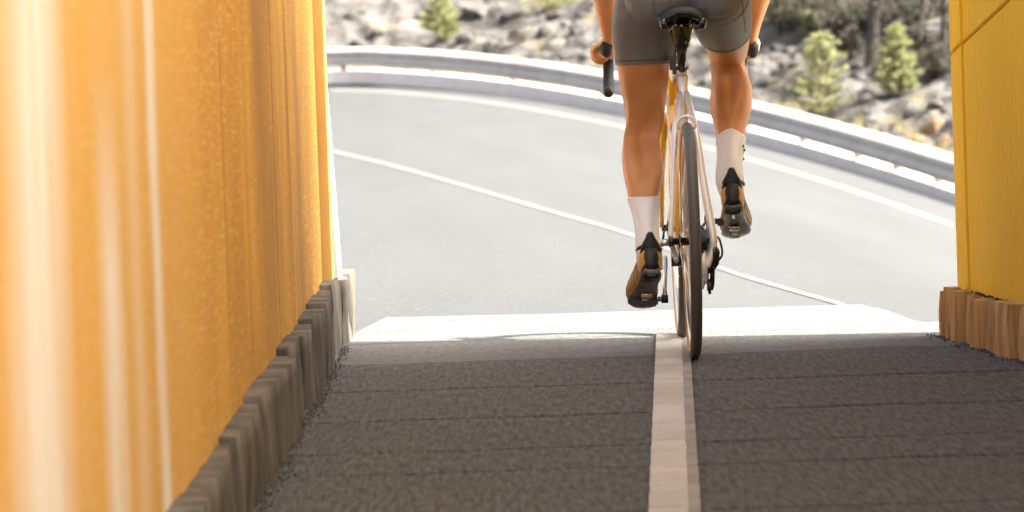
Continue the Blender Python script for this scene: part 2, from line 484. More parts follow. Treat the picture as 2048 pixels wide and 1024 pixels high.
# --- passage floor: asphalt bays with open joints
floor = empty("passage_floor", (0.4, 9, 0))
tag(floor, kind='structure')
tag(MB().box((0.6, 8, -0.095), (6, 16.4, 0.06)).build("joint_bed", M['tar'], floor), kind='structure')
JO = [1.4, 2.6, 3.8, 5.0, 6.2, 7.4, 8.6, 9.55, 10.56, 11.13, 12.07, 13.12, 14.21, 15.24]
XL, SK = -0.75, -0.022
def right_x(y): return 1.40 + 0.0935 * (14.7 - y)
def joint(y0, x, seed, amp=0.012):
    return y0 + SK * (x - 0.2) + amp * noise.noise(V((x * 6, seed * 3.1, 0))) + amp * 0.8 * noise.noise(V((x * 23, seed * 5.3, 2)))
for i in range(len(JO) - 1):
    ya, yb = JO[i], JO[i + 1]
    gap = 0.017
    xr = right_x((ya + yb) / 2) + 0.1
    n = 90
    vs, fs = [], []
    rows = [(0, 0.0, -0.05), (0, 0.0, -0.006), (0, 0.018, 0.0), (0.33, 0, 0), (0.66, 0, 0), (1, -0.018, 0.0), (1, 0.0, -0.006), (1, 0.0, -0.05)]
    for k in range(n + 1):
        x = XL + (xr - XL) * k / n
        a = joint(ya, x, i) + gap * max(0.25, 0.75 + 1.1 * noise.noise(V((x * 2.5, i * 1.3, 5))))
        b = joint(yb, x, i + 1) - gap * max(0.2, 0.6 + 1.1 * noise.noise(V((x * 2.5, i * 1.3, 9))))
        if i == len(JO) - 2: b = yb + 0.0 * x + 0.004 * noise.noise(V((x * 9, 1, 1)))
        sag = (0.0015 if i < len(JO) - 3 else 0.0002) * noise.noise(V((x * 2, i * 1.7, 3)))
        for t, off, z in rows:
            zz = z + ((0.003 if i < len(JO) - 3 else 0.0) * noise.noise(V((x * 3, t * 3 + i, 8))) if z == 0 else 0) + (sag if z == 0 else 0)
            vs.append((x, a + (b - a) * t + off, zz))
    m = len(rows)
    for k in range(n):
        for j in range(m - 1):
            fs.append((k * m + j, (k + 1) * m + j, (k + 1) * m + j + 1, k * m + j + 1))
    MB().add(vs, fs).build("paving_slab", M['asphalt_pale'] if i >= len(JO) - 2 else M['asphalt_dark'], floor)
# --- painted stripe, broken at each joint
def stripe_x(y): return 0.25 + 0.0337 * (y - 9.53)
sv, sf, ov, of = [], [], [], []
for i in range(len(JO) - 1):
    ya, yb = JO[i] + (0.005 if i % 2 else 0), JO[i + 1] - (0 if i % 2 else 0.003)
    if i == len(JO) - 2: yb = 15.18
    n = 14
    for k in range(n + 1):
        y = ya + (yb - ya) * k / n
        w_ = 0.078
        j1 = 0.0025 * noise.noise(V((y * 6, i, 1)))
        j2 = 0.0025 * noise.noise(V((y * 6, i, 4)))
        x0 = stripe_x(y)
        base = len(sv)
        xs = (x0 + j1, x0 + w_ + j2)
        sv += [(xs[0], y + SK * (xs[0] - .2), 0.0085), (xs[1], y + SK * (xs[1] - .2), 0.0085)]
        ov += [(xs[1] - 0.006, y + SK * (xs[1] - .2), 0.0065), (x0 + 0.102 + 0.6 * j1, y + SK * (x0 - .1), 0.0065)]
        if k:
            b = len(sv) - 4
            sf.append((b, b + 1, b + 3, b + 2)); of.append((b, b + 1, b + 3, b + 2))
tag(MB().add(sv, sf).build("painted_stripe", M['stripe'], floor), kind='structure')
tag(MB().add(ov, of).build("older_painted_stripe", M['stripe_old'], floor), kind='structure')

# --- left wall
WX = -0.585
LW = empty("yellow_wall", (WX - 0.3, 7, 0))
tag(LW, "long stained yellow wall with dark stones along its foot, left of the passage", "wall", "yellow passage walls")
LEFT_TOP, RIGHT_TOP = 1.2, 4.6
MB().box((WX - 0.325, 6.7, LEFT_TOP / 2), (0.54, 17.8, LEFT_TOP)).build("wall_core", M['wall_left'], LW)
seams = [-1.8, 0.6, 3.0, 5.55, 7.94, 10.02, 12.2, 15.0]
for a, b in zip(seams[:-1], seams[1:]):
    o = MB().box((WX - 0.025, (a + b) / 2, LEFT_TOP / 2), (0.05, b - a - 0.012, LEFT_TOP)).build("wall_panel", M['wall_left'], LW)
    bevel(o, 0.006)
o = MB().box((WX - 0.012, 15.12, LEFT_TOP / 2), (0.082, 0.23, LEFT_TOP)).build("corner_trim", M['trim'], LW)
bevel(o, 0.006)
o = MB().add([(WX - .06, 15.245, 0), (WX + .048, 15.245, 0), (WX + .048, 15.62, 0), (WX - .06, 15.62, 0), (WX - .06, 15.245, LEFT_TOP), (WX - .002, 15.245, LEFT_TOP), (WX - .002, 15.62, LEFT_TOP), (WX - .06, 15.62, LEFT_TOP)],
             [(3, 2, 1, 0), (4, 5, 6, 7), (0, 1, 5, 4), (1, 2, 6, 5), (2, 3, 7, 6), (3, 0, 4, 7)]).build("sunlit_wedge", M['jersey'], LW)  # white tapered wedge added for the sunlit strip at the wall end
bevel(o, 0.01)
def rough_block(name, m, parent, x0, x1, y0, y1, z1, seed, lean=0.0, axis=None, org=None, rough=1.0):
    """one standing stone or timber: 3 columns deep edge, uneven top, rounded and chipped front"""
    rnd = random.Random(seed)
    ny, nz_ = 8, 6
    vs, fs = [], []
    zt = [z1 * (1 + (0.05 * rnd.random() - 0.03) * rough) for _ in range(ny + 1)]
    zt[0] *= 1 - 0.04 * rough; zt[ny] *= 1 - 0.03 * rough
    def pt(j, k, back):
        t, h = j / ny, k / nz_
        y = y0 + (y1 - y0) * t
        edge = min(t, 1 - t) * 2
        x = x1 - 0.022 * rough * (1 - edge) ** 2 - 0.012 * rough * h ** 4 + 0.030 * rough * noise.noise(V((seed * 1.7, t * 1.6, h * 1.1))) + 0.007 * rough * noise.noise(V((seed, t * 7, h * 5)))
        if back: x = x0
        y += 0.012 * (0.55 + 0.45 * rough) * noise.noise(V((seed * 2.3, j * 0.9, h * 2.2))) * (1 if 0 < h else 0.3) * min(1, (y1 - y0) / 0.2)
        return V((x, y, -0.02 + (zt[j] + 0.02) * h))
    for k in range(nz_ + 1):
        for j in range(ny + 1):
            vs.append(pt(j, k, False))
    n = (ny + 1)
    for k in range(nz_):
        for j in range(ny):
            fs.append((k * n + j, k * n + j + 1, (k + 1) * n + j + 1, (k + 1) * n + j))
    off = len(vs)
    for k in range(nz_ + 1):
        for j in (0, ny):
            vs.append(pt(j, k, True))
    for k in range(nz_):
        fs.append((k * n, (k + 1) * n, off + 2 * k + 2, off + 2 * k))
        fs.append((k * n + ny, off + 2 * k + 1, off + 2 * k + 3, (k + 1) * n + ny))
    off2 = len(vs)
    for j in range(ny + 1): vs.append(pt(j, nz_, True))
    for j in range(ny):
        fs.append((nz_ * n + j, nz_ * n + j + 1, off2 + j + 1, off2 + j))
    if org is not None:
        vs = [org + axis[0] * p.x + axis[1] * p.y + V((0, 0, p.z)) for p in vs]
    mb = MB().add(vs, fs)
    me = mb.mesh(name, m, rough > 0.4)
    bm = bmesh.new(); bm.from_mesh(me); bmesh.ops.remove_doubles(bm, verts=bm.verts, dist=1e-4)
    bmesh.ops.recalc_face_normals(bm, faces=bm.faces); bm.to_mesh(me); bm.free()
    o = bpy.data.objects.new(name, me); COL.objects.link(o); adopt(o, parent)
    return o
ys = [2.6, 4.0, 5.6, 7.1, 8.4, 9.5, 10.4, 11.15, 11.9, 12.55, 13.15, 13.7, 14.25, 14.72, 15.2, 15.55, 15.9]
for i, (a, b) in enumerate(zip(ys[:-1], ys[1:])):
    hgt = 0.155 + 0.006 * min(max(b - 6, 0), 9) + (0, 0.008, -0.004, 0.006, -0.008)[i % 5]
    front = WX + 0.045 + 0.018 * ((i * 5) % 4) / 3 + (0.012 if b > 15.3 else 0)
    rough_block("foot_stone", M['stone'], LW, WX + 0.001, front, a + 0.008, b - 0.008, hgt, 11 + i, rough=0.45)

# --- right wall: flares away from the passage mouth
RC = V((1.338, 14.70, 0)); RE = V((0.0931, -0.99566, 0)); RN = V((0.99566, 0.0931, 0))      # along the wall towards the camera, and outward
RW = empty("yellow_wall", (1.6, 12, 0))
tag(RW, "plain yellow wall with a timber plinth at its corner, right of the passage", "wall", "yellow passage walls")
def wall_prism(name, poly, d0, d1, m, parent, bev=0.004):
    """poly in (s along the wall, z); d0..d1 depth outwards"""
    vs = [RC + RE * s + RN * d + V((0, 0, z)) for d in (d0, d1) for s, z in poly]
    n = len(poly)
    fs = [tuple(range(n)), tuple(reversed(range(n, 2 * n)))] + [(i, n + i, n + (i + 1) % n, (i + 1) % n) for i in range(n)]
    o = MB().add(vs, fs).build(name, m, parent)
    bevel(o, bev)
    return o
def sz(u, v):
    """s,z on the right wall's face for a point of the picture"""
    d = ray(u, v); t = (RC - CAM).dot(RN) / d.dot(RN)
    p = CAM + d * t
    return ((p - RC).dot(RE), p.z)
s1 = sz(1929, 300)[0]
c0, c1, c2 = sz(1896, 108), sz(1928, 86), sz(2022, 0)
HT = RIGHT_TOP; H0 = 3.3
wr = M['wall_right']
g_ = 0.0028
wall_prism("corner_panel", [(0, 0), (s1 - g_, 0), (s1 - g_, c1[1] - g_), (0, c0[1] - g_)], 0.0, 0.06, wr, RW)
wall_prism("corner_panel", [(0, c0[1] + 0.001), (s1 - g_, c1[1] + 0.001), (s1 - g_, H0), (0, H0)], -0.001, 0.06, wr, RW)
kk = (c2[1] - c1[1]) / (c2[0] - c1[0])
s2 = s1 + 2.4
wall_prism("wall_panel", [(s1 + g_, 0), (s2, 0), (s2, c1[1] + kk * (s2 - s1)), (s1 + g_, c1[1] - 0.002)], 0.004, 0.06, wr, RW)
wall_prism("wall_panel", [(s1 + g_, c1[1] + 0.003), (s2, c1[1] + kk * (s2 - s1) + 0.005), (s2, H0), (s1 + g_, H0)], 0.004, 0.06, wr, RW)
wall_prism("wall_core", [(0.02, 0), (7.02, 0), (7.02, HT - 0.01), (s2, HT - 0.01), (s2, H0 - 0.01), (0.02, H0 - 0.01)], 0.061, 0.4, M['core_dark'], RW)  # core coloured dark so the panel seams read as dark lines
wall_prism("wall_panel", [(s2 + 0.012, 0), (7.0, 0), (7.0, HT), (s2 + 0.012, HT)], 0.004, 0.06, wr, RW)
wall_prism("wall_panel", [(7.012, 0), (10.0, 0), (10.0, HT), (7.012, HT)], 0.004, 0.06, wr, RW)
wall_prism("wall_panel", [(10.012, 0), (13.0, 0), (13.0, HT), (10.012, HT)], 0.004, 0.06, wr, RW)
wall_prism("wall_core", [(7.025, 0), (12.98, 0), (12.98, HT - 0.01), (7.025, HT - 0.01)], 0.061, 0.4, wr, RW)
# timber blocks of the plinth: fronts seen in the picture at u, converted to distance along the wall
PLINTH = 0.072
def s_at(u, v=660):
    d = ray(u, v); q = RC - RN * PLINTH; t = (q - CAM).dot(RN) / d.dot(RN)
    return ((CAM + d * t) - RC).dot(RE)
us = [1868, 1878, 1898, 1919, 1936, 1964, 1988, 2026, 2056, 2092, 2130, 2180, 2240, 2330]
tops = [0.122, 0.140, 0.138, 0.130, 0.128, 0.132, 0.140, 0.138, 0.14, 0.138, 0.14, 0.137, 0.14]
ax = (-RN, RE)
for i in range(len(us) - 1):
    a, b = s_at(us[i]), s_at(us[i + 1])
    pr = PLINTH + (0.012 if i in (2, 4, 6) else 0.0) - (0.012 if i in (0, 3) else 0)
    rough_block("timber_block", M['timber'], RW, 0.0225, pr, a + (0.05 if i % 3 else 0.02), b - 0.045, tops[i] + 0.012, 60 + i, axis=ax, org=RC, rough=0.3)

wall_prism("gap_dark_strip", [(0.05, -0.02), (s_at(us[-1]) - 0.04, -0.02), (s_at(us[-1]) - 0.04, 0.105), (0.05, 0.105)], -0.02, -0.001, M['tar'], RW)  # dark strip added behind the blocks to blacken their gaps
# --- grit and crumbs along both plinths
rnd = random.Random(5)
mb = MB()
def crumb(p, r):
    vs = []
    for d in ((1, 0, 0), (-1, 0, 0), (0, 1, 0), (0, -1, 0), (0, 0, 1), (0, 0, -1)):
        vs.append(p + V(d) * r * rnd.uniform(0.5, 1.2))
    mb.add(vs, [(0, 2, 4), (2, 1, 4), (1, 3, 4), (3, 0, 4), (2, 0, 5), (1, 2, 5), (3, 1, 5), (0, 3, 5)])
for k in range(1300):
    y = rnd.uniform(8.5, 15.1); x = WX + 0.05 + abs(rnd.gauss(0, 0.016)) + 0.01 * noise.noise(V((y * 3, 0, 0)))
    crumb(V((x, y, 0.004)), rnd.choice((0.0015, 0.002, 0.0025, 0.004)))
for k in range(320):
    s = rnd.uniform(0, 2.6)
    crumb(RC - RN * (PLINTH + abs(rnd.gauss(0, 0.02))) + RE * s + V((0, 0, 0.004)), rnd.choice((0.002, 0.003, 0.004)))
for k in range(60):
    s = rnd.uniform(0.1, 1.2)
    crumb(RC - RN * rnd.uniform(0.0, 0.02) + RE * s + V((0, 0, 0.14)), rnd.choice((0.004, 0.006)))
tag(mb.build("grit", M['grit']), kind='stuff')
# --- concrete parapet and guardrail
i0, i1 = 6 * 2, len(PATH) - 12
def rail_loft(prof, i0, i1, dz=0.0):
    rs = []
    for i in range(i0, i1):
        o_ = outward(i)
        rs.append([PATH[i] + o_ * a + V((0, 0, h + dz)) for a, h in prof])
    return rs
par = empty("concrete_parapet", PATH[len(PATH) // 2])
tag(par, "low pale concrete parapet curving along the outer road edge", "parapet")
for nm, prof, m_ in (("parapet_wall", [(0.012, 0.072), (0.05, 0.36), (0.06, 0.39), (0.30, 0.395), (0.32, 0.36), (0.34, -0.6), (0.03, -0.6)], M['barrier']),
                     ("foot_shade_strip", [(-0.02, -0.15), (-0.02, 0.045), (0.0, 0.07), (0.028, 0.075), (0.028, -0.15)], M['foot_shade'])):  # strip added as painted contact shade along the foot
    q = MB().loft(rail_loft(prof, i0, i1)).build(nm, m_, par)
    bm = bmesh.new(); bm.from_mesh(q.data); bmesh.ops.recalc_face_normals(bm, faces=bm.faces); bm.to_mesh(q.data); bm.free()
gr = empty("guardrail", PATH[len(PATH) // 2])
tag(gr, "silver steel guardrail beam on short posts above the curved concrete parapet", "guardrail")
W = [(0.03, 0.475), (-0.01, 0.50), (-0.045, 0.565), (-0.045, 0.63), (-0.005, 0.675), (0.02, 0.70), (-0.005, 0.725), (-0.045, 0.77), (-0.03, 0.83), (0.07, 0.885), (0.13, 0.90),
     (0.135, 0.888), (0.07, 0.87), (-0.01, 0.82), (-0.02, 0.765), (0.012, 0.735), (0.038, 0.70), (0.012, 0.665), (-0.028, 0.62), (-0.028, 0.575), (0.0, 0.515), (0.035, 0.488)]
W = [(a + 0.03, h) for a, h in W]
gb = MB().loft(rail_loft(W, i0, i1)).build("rail_beam", M['galv'], gr)
bm = bmesh.new(); bm.from_mesh(gb.data); bmesh.ops.recalc_face_normals(bm, faces=bm.faces); bm.to_mesh(gb.data); bm.free()
pm = None
def path_col(u):
    lo = NL; hi = NL + (len(BASE) - 1) * 6
    for i in range(lo, hi):
        ua, ub = proj(PATH[i])[0], proj(PATH[i + 1])[0]
        if ua <= u <= ub:
            return i, (u - ua) / (ub - ua)
    return (lo, 0) if u < proj(PATH[lo])[0] else (hi, 0)
for u in (684, 856, 1016, 1195, 1352, 1480, 1592, 1700, 1778, 1860):
    i, f = path_col(u)
    p = PATH[i].lerp(PATH[i + 1], f); o_ = outward(i); t_ = tangent(i)
    if pm is None:
        pm = MB().box((0, 0, 0.225), (0.15, 0.10, 0.45)).mesh("rail_post", M['post'])
    o = bpy.data.objects.new("rail_post", pm); COL.objects.link(o)
    o.parent = gr
    o.matrix_parent_inverse = Matrix.Translation(-V(gr.location))
    o.location = p + o_ * 0.13 + V((0, 0, 0.385))
    o.rotation_euler = (0, 0, math.atan2(t_.y, t_.x))

# --- rocky hillside behind the barrier
def hill_h(s, t, p):
    base = p.z - 0.12
    slope = 0.36 + 0.07 * noise.noise(V((p.x * 0.15, p.y * 0.05, 3)))
    h = base + max(0, t - 0.5) * slope + max(0, t - 14) * 0.25
    return h
hv, hf = [], []
cols = []
i_in0, i_in1 = NL - 6, NL + (len(BASE)) * 6
for i in range(6, len(PATH) - 6):
    inside = i_in0 <= i <= i_in1
    n = 9 if inside else 2
    for k in range(n):
        f = k / n
        cols.append((PATH[i].lerp(PATH[i + 1], f), outward(i).lerp(outward(i + 1), f).normalized(), i + f))
TT = [0.35 + 0.16 * k for k in range(70)] + [11.6 + 0.5 * k for k in range(20)] + [22 + 4 * k for k in range(20)]
for p, o_, s in cols:
    for t in TT:
        q = p + o_ * t
        h = hill_h(s, t, p)
        am = min(1, t / 1.2)
        # tilted strata ribs plus lumps
        lay = noise.noise(V((q.x * 0.5 + h * 1.6, q.y * 0.09, h * 2.0)))
        r1 = 1 - abs(noise.noise(V((q.x * 1.1 + 3, q.y * 0.35, h * 1.2)))) * 2
        r2 = noise.noise(V((q.x * 3.1, q.y * 1.0, h * 3)))
        h += am * (0.22 * lay + 0.16 * r1 + 0.09 * r2 + 0.04 * noise.noise(V((q.x * 8, q.y * 3, h * 5))))
        hv.append((q.x, q.y, h))
m = len(TT)
for i in range(len(cols) - 1):
    for k in range(m - 1):
        hf.append((i * m + k, (i + 1) * m + k, (i + 1) * m + k + 1, i * m + k + 1))
hill_mb = MB().add(hv, hf)
hill = hill_mb.build("hillside", M['rock'])
tag(hill, kind='structure')
hb = BVHTree.FromPolygons(hill_mb.v, hill_mb.f)
def HL(u, v):
    h = hb.ray_cast(CAM, ray(u, v))
    return h[0]
def hill_down(x, y):
    h = hb.ray_cast(V((x, y, 60)), V((0, 0, -1)))
    return h[0]

# boulders: individuals where the picture shows the larger blocks
def rock_mesh(seed, sub=2):
    bm = bmesh.new()
    bmesh.ops.create_icosphere(bm, subdivisions=sub, radius=1)
    rr = random.Random(seed)
    planes = [(V((rr.gauss(0, 1), rr.gauss(0, 1), rr.gauss(0, 1))).normalized(), rr.uniform(0.5, 0.85)) for _ in range(9)]
    for v_ in bm.verts:
        for n_, d_ in planes:
            k = v_.co.dot(n_) - d_
            if k > 0: v_.co -= n_ * k
        v_.co += v_.co.normalized() * 0.08 * noise.noise(v_.co * 2.2 + V((seed, 0, 0)))
    me = bpy.data.meshes.new("boulder"); bm.to_mesh(me); bm.free()
    return me
rocks = [rock_mesh(i) for i in range(7)]
rocks_o = [r_.copy() for r_ in rocks[:4]]
for r_ in rocks: r_.materials.append(M['boulder'])
for r_ in rocks_o: r_.materials.append(M['ochre'])
BL = [  # u, v, width px, squash, ochre?, label
    (755, 62, 46, .6, 0, "pale rounded boulder left of the small yellow green pine"),
    (700, 30, 40, .6, 0, "grey boulder high on the slope beside the left wall"),
    (720, 92, 60, .5, 0, "broad tan boulder just above the guardrail near the left wall"),
    (825, 96, 50, .45, 0, "flat grey boulder above the guardrail below the small pine's left side"),
    (930, 75, 46, .7, 0, "pale pointed boulder right of the small pine's trunk"),
    (985, 88, 40, .9, 0, "dark cleft boulder standing above the guardrail at mid slope"),
    (960, 20, 80, .5, 0, "large slanted rock slab right of the small pine's top"),
    (1030, 25, 60, .6, 0, "pale boulder beneath the low yellow bush"),
    (1090, 62, 48, .7, 0, "white sunlit boulder right of the brown shrub"),
    (1160, 55, 54, .7, 0, "pale boulder left of the rider's left forearm"),
    (1140, 105, 56, .5, 0, "low grey boulder above the guardrail left of the rider's hand"),
    (1060, 110, 44, .5, 0, "small grey boulder above the guardrail below the brown shrub"),
    (1560, 95, 44, .6, 0, "pale boulder right of the rider's gloved hand"),
    (1540, 160, 48, .6, 0, "grey boulder left of the loose young pine"),
    (1590, 128, 30, .7, 0, "small whitish boulder at the loose young pine's left edge"),
    (1720, 150, 48, .5, 0, "flat pale boulder between the two young pines"),
    (1735, 190, 44, .6, 0, "grey boulder below the conical pine's left side"),
    (1830, 215, 60, .5, 0, "grey boulder lying below the conical pine's right side"),
    (1876, 208, 52, .35, 0, "long flat pale slab near the right wall"),
    (1760, 262, 60, .5, 0, "pale rounded boulder above the guardrail right of the loose pine"),
    (1700, 243, 44, .6, 0, "grey boulder at the foot of the loose young pine"),
    (1868, 250, 62, .6, 1, "large ochre boulder beside the right wall"),
    (1890, 283, 46, .6, 1, "ochre boulder just above the guardrail's right end"),
    (1830, 275, 50, .5, 1, "broad ochre rock above the guardrail, second from the right wall"),
    (1820, 300, 30, .5, 1, "small pale ochre stone right behind the guardrail"),
]
for k, (u, v, wpx, sq, oc, lab) in enumerate(BL):
    p = HL(u, v + wpx * 0.2)
    if p is None: continue
    r_ = wpx / 2 * p.y / FPX
    o = bpy.data.objects.new("boulder", (rocks_o[k % 4] if oc else rocks[k % 7])); COL.objects.link(o)
    o.location = p + V((0, r_ * 0.5, r_ * 0.1))
    o.scale = (r_, r_ * 1.2, r_ * sq * 1.3)
    o.rotation_euler = (random.uniform(-.3, .3), 0.45 + random.uniform(-.3, .2), random.uniform(0, 6))
    tag(o, lab, "boulder", "boulders on the rocky slope")
mb = MB()
rnd = random.Random(9)
tpl = []
for me in rocks:
    pass
small = [rock_mesh(40 + i, 1) for i in range(5)]
tpl = [([v_.co.copy() for v_ in s.vertices], [tuple(p.vertices) for p in s.polygons]) for s in small]
for k in range(1000):
    i = rnd.randrange(i_in0, i_in1)
    t = rnd.uniform(0.4, 13)
    q = PATH[i].lerp(PATH[i + 1], rnd.random()) + outward(i) * t
    h = hill_down(q.x, q.y)
    if h is None: continue
    r_ = rnd.choice((0.05, 0.07, 0.09, 0.12, 0.16, 0.22))
    vs, fs = tpl[k % 5]
    rz = Matrix.Rotation(rnd.uniform(0, 6.28), 3, 'Z') @ Matrix.Rotation(rnd.uniform(-.7, .7), 3, 'X')
    sc_ = V((rnd.uniform(.8, 1.5), rnd.uniform(.8, 1.4), rnd.uniform(.4, .9)))
    mb.add([h + rz @ V((a.x * sc_.x, a.y * sc_.y, a.z * sc_.z)) * r_ for a in vs], fs)
tag(mb.build("rubble", M['boulder']), kind='stuff')

# --- plants
def needle_clump(mb, p, d, ln, n, rnd, wd=0.017):
    for _ in range(n):
        q = (d + V((rnd.gauss(0, .55), rnd.gauss(0, .55), rnd.gauss(0, .5) + 0.15))).normalized()
        sd = q.cross(V((rnd.gauss(0, 1), rnd.gauss(0, 1), rnd.gauss(0, 1)))).normalized() * wd
        b = p + d * rnd.uniform(-ln, ln) * 0.6
        mb.add([b - sd, b + sd, b + q * ln * rnd.uniform(.6, 1.2)], [(0, 1, 2)])
def pine(loc, h, w_, seed, label, m, loose=0.0, cat="young pine", power=1.0, name="young_pine", whorls=11, low=0.06):
    rnd = random.Random(seed)
    root = empty(name, loc)
    tag(root, label, cat, "young pines on the rocky slope" if cat == "young pine" else None)
    lean = V((rnd.uniform(-.05, .05), 0, 0))
    tr = MB().tube([loc + V((0, 0, -0.15)), loc + V((0, 0, h * .35)) + lean * h * .3, loc + V((0, 0, h * .97)) + lean * h], [0.028 * h + .006, 0.02 * h, 0.004], 7)
    cr = MB()
    for k in range(whorls):
        f = low + (0.97 - low) * k / (whorls - 1)
        z = h * f
        rad = w_ / 2 * ((1 - f) ** power * 0.97 + 0.05) * (0.65 + 0.35 * min(1, f / 0.18))
        nb = 7 + (k % 2)
        for j in range(nb):
            if rnd.random() < loose: continue
            a = 6.283 * (j + rnd.uniform(-.35, .35)) / nb + k
            r_ = rad * rnd.uniform(.6, 1.12)
            d = V((math.cos(a), math.sin(a), rnd.uniform(.15, .6))).normalized()
            st = loc + V((0, 0, z)) + lean * z
            en = st + d * r_
            tr.tube([st, st.lerp(en, .6) + V((0, 0, -.02 * r_)), en], [0.008 * h, 0.006 * h, 0.002], 4)
            nseg = max(2, int(r_ / 0.06))
            for s_ in range(nseg + 1):
                t_ = (s_ + .6) / (nseg + .6)
                if t_ < .28: continue
                needle_clump(cr, st.lerp(en, t_) + V((rnd.gauss(0, .02), rnd.gauss(0, .02), rnd.gauss(0, .02))), d, 0.09 + .01 * h, 19 - int(6 * loose), rnd)
    needle_clump(cr, loc + V((0, 0, h * .97)) + lean * h, V((0, 0, 1)), 0.1, 16, rnd)
    tr.build("trunk", M['twig'], root); cr.build("crown", m, root)
    return root
def base_pt(u, v):
    p = HL(u, v)
    return p
p = HL(882, 83)
pine(p, 92 / FPX * p.y, 92 / FPX * p.y, 1, "small yellow green pine on the left slope left of the rider", M['needle'], 0.12, power=.55)
p = HL(1640, 225)
p = p + V((0, 0, -0.1))
pine(p, 165 / FPX * p.y, 142 / FPX * p.y, 2, "loose airy young pine just behind the guardrail right of the rider", M['needle'], 0.34, power=.6, whorls=12)
p = HL(1797, 192)
pine(p, 136 / FPX * p.y, 106 / FPX * p.y, 3, "dense conical young pine on the slope near the right wall", M['needle'], 0.0, power=.8, whorls=13)
def shrub(u, v, wpx, hpx, seed, label, m, n=900, leaf=0.05, name="shrub", cat="shrub", group=None, trunk=M['twig']):
    rnd = random.Random(seed)
    p = HL(u, v)
    if p is None: return
    wm, hm = wpx / FPX * p.y, hpx / FPX * p.y
    root = empty(name, p); tag(root, label, cat, group)
    st = MB(); cr = MB()
    lobes = []
    for k in range(9):
        a = rnd.uniform(0, 6.283); r_ = wm * .33 * math.sqrt(rnd.random())
        q = p + V((r_ * math.cos(a), r_ * math.sin(a), hm * rnd.uniform(.3, .85)))
        lobes.append((q, rnd.uniform(.14, .26) * wm))
        st.tube([p + V((0, 0, -.08)), p.lerp(q, .5) + V((rnd.gauss(0, .03), 0, .03)), q], [0.016, 0.011, 0.004], 5)
    for k in range(n):
        q, r_ = lobes[k % 9]
        d = V((rnd.gauss(0, 1), rnd.gauss(0, 1), rnd.gauss(0, .8))).normalized()
        c = q + d * r_ * rnd.uniform(.3, 1.1)
        a = V((rnd.gauss(0, 1), rnd.gauss(0, 1), rnd.gauss(0, 1))).normalized() * leaf * rnd.uniform(.6, 1.2)
        b = a.cross(d).normalized() * leaf * .4
        cr.add([c - a, c + b, c + a, c - b], [(0, 1, 2, 3)])
    st.build("stem", trunk, root); cr.build("foliage", m, root)
shrub(1100, 22, 150, 44, 11, "low yellow green bush along the top edge left of the rider", M['needle'], 1100)
shrub(1036, 88, 52, 30, 12, "small dry brown shrub between pale boulders left of the rider", M['dry'], 500, .035)
shrub(925, 152, 60, 14, 13, "low yellow green weed seen under the guardrail", M['straw'], 300, .03)
# --- trees at the upper right
def tree(u, v, lean, wpx, seed, label, crown_m, h=5.5, dens=2200, crown_low=0.25, leafs=0.07, spread=1.5):
    rnd = random.Random(seed)
    p = HL(u, v)
    if p is None: return
    root = empty("pine_tree", p); tag(root, label, "tree", "trees above the rocky slope")
    r0 = wpx / 2 / FPX * p.y
    pts = [p + V((0, 0, -.3)), p + V((0, 0, .02)), p + V((lean * 1.2, .05, 1.2)), p + V((lean * 2.2, 0, 2.4)), p + V((lean * 2.6, .1, 4)), p + V((lean * 2.7, 0, h))]
    tr = MB().tube([V(q) for q in spline(pts, 4)], [r0 * (1.25 - 1.1 * k / 20) + .01 for k in range(21)], 9)
    cr = MB()
    for k in range(16):
        z = rnd.uniform(crown_low * h * .5, h)
        f = z / h
        st = p + V((lean * min(2.6, z), 0, z))
        a = rnd.uniform(0, 6.283)
        ln = rnd.uniform(.5, 1.0) * spread * (1.15 - f * .7)
        mid = st + V((math.cos(a) * ln * .5, math.sin(a) * ln * .5, rnd.uniform(-.1, .35)))
        en = st + V((math.cos(a) * ln, math.sin(a) * ln, rnd.uniform(-.5, .4)))
        tr.tube([V(q) for q in spline([st, mid, en], 4)], [r0 * .4 * (1 - .1 * q) for q in range(9)], 5)
        for q in range(dens // 16):
            c = mid.lerp(en, rnd.uniform(0, 1.15)) + V((rnd.gauss(0, .2), rnd.gauss(0, .2), rnd.gauss(0, .16)))
            aa = V((rnd.gauss(0, 1), rnd.gauss(0, 1), rnd.gauss(0, 1))).normalized() * leafs * rnd.uniform(.6, 1.3)
            bb = aa.cross(V((rnd.gauss(0, 1), rnd.gauss(0, 1), rnd.gauss(0, 1)))).normalized() * leafs * .35
            cr.add([c - aa, c + bb, c + aa, c - bb], [(0, 1, 2, 3)])
    tr.build("trunk", M['bark'], root); cr.build("crown", crown_m, root)
tree(1742, 128, .10, 24, 21, "tall dark trunked pine rising right of the two young pines' gap", M['dry'], dens=1500, crown_low=.5)
tree(1611, 46, .0, 16, 22, "slim dark pine trunk at the top edge above the loose young pine", M['dry'], dens=1500)
tree(1842, 52, .16, 15, 23, "dark leaning pine trunk beyond the conical young pine", M['dry'], dens=1500)
tree(1560, 66, -.05, 9, 24, "olive green leafy tree right of the rider's right forearm", M['olive'], h=3.2, dens=2200, crown_low=.02, spread=.75)
tree(1888, 95, .05, 14, 25, "dark pine half hidden by the right wall", M['dry'], dens=1800, crown_low=.1)
tree(1680, 30, -.1, 10, 26, "thin bent pine between the slim trunk and the tall dark trunk", M['dry'], dens=1700, crown_low=.1)
mb = MB(); rnd = random.Random(44)
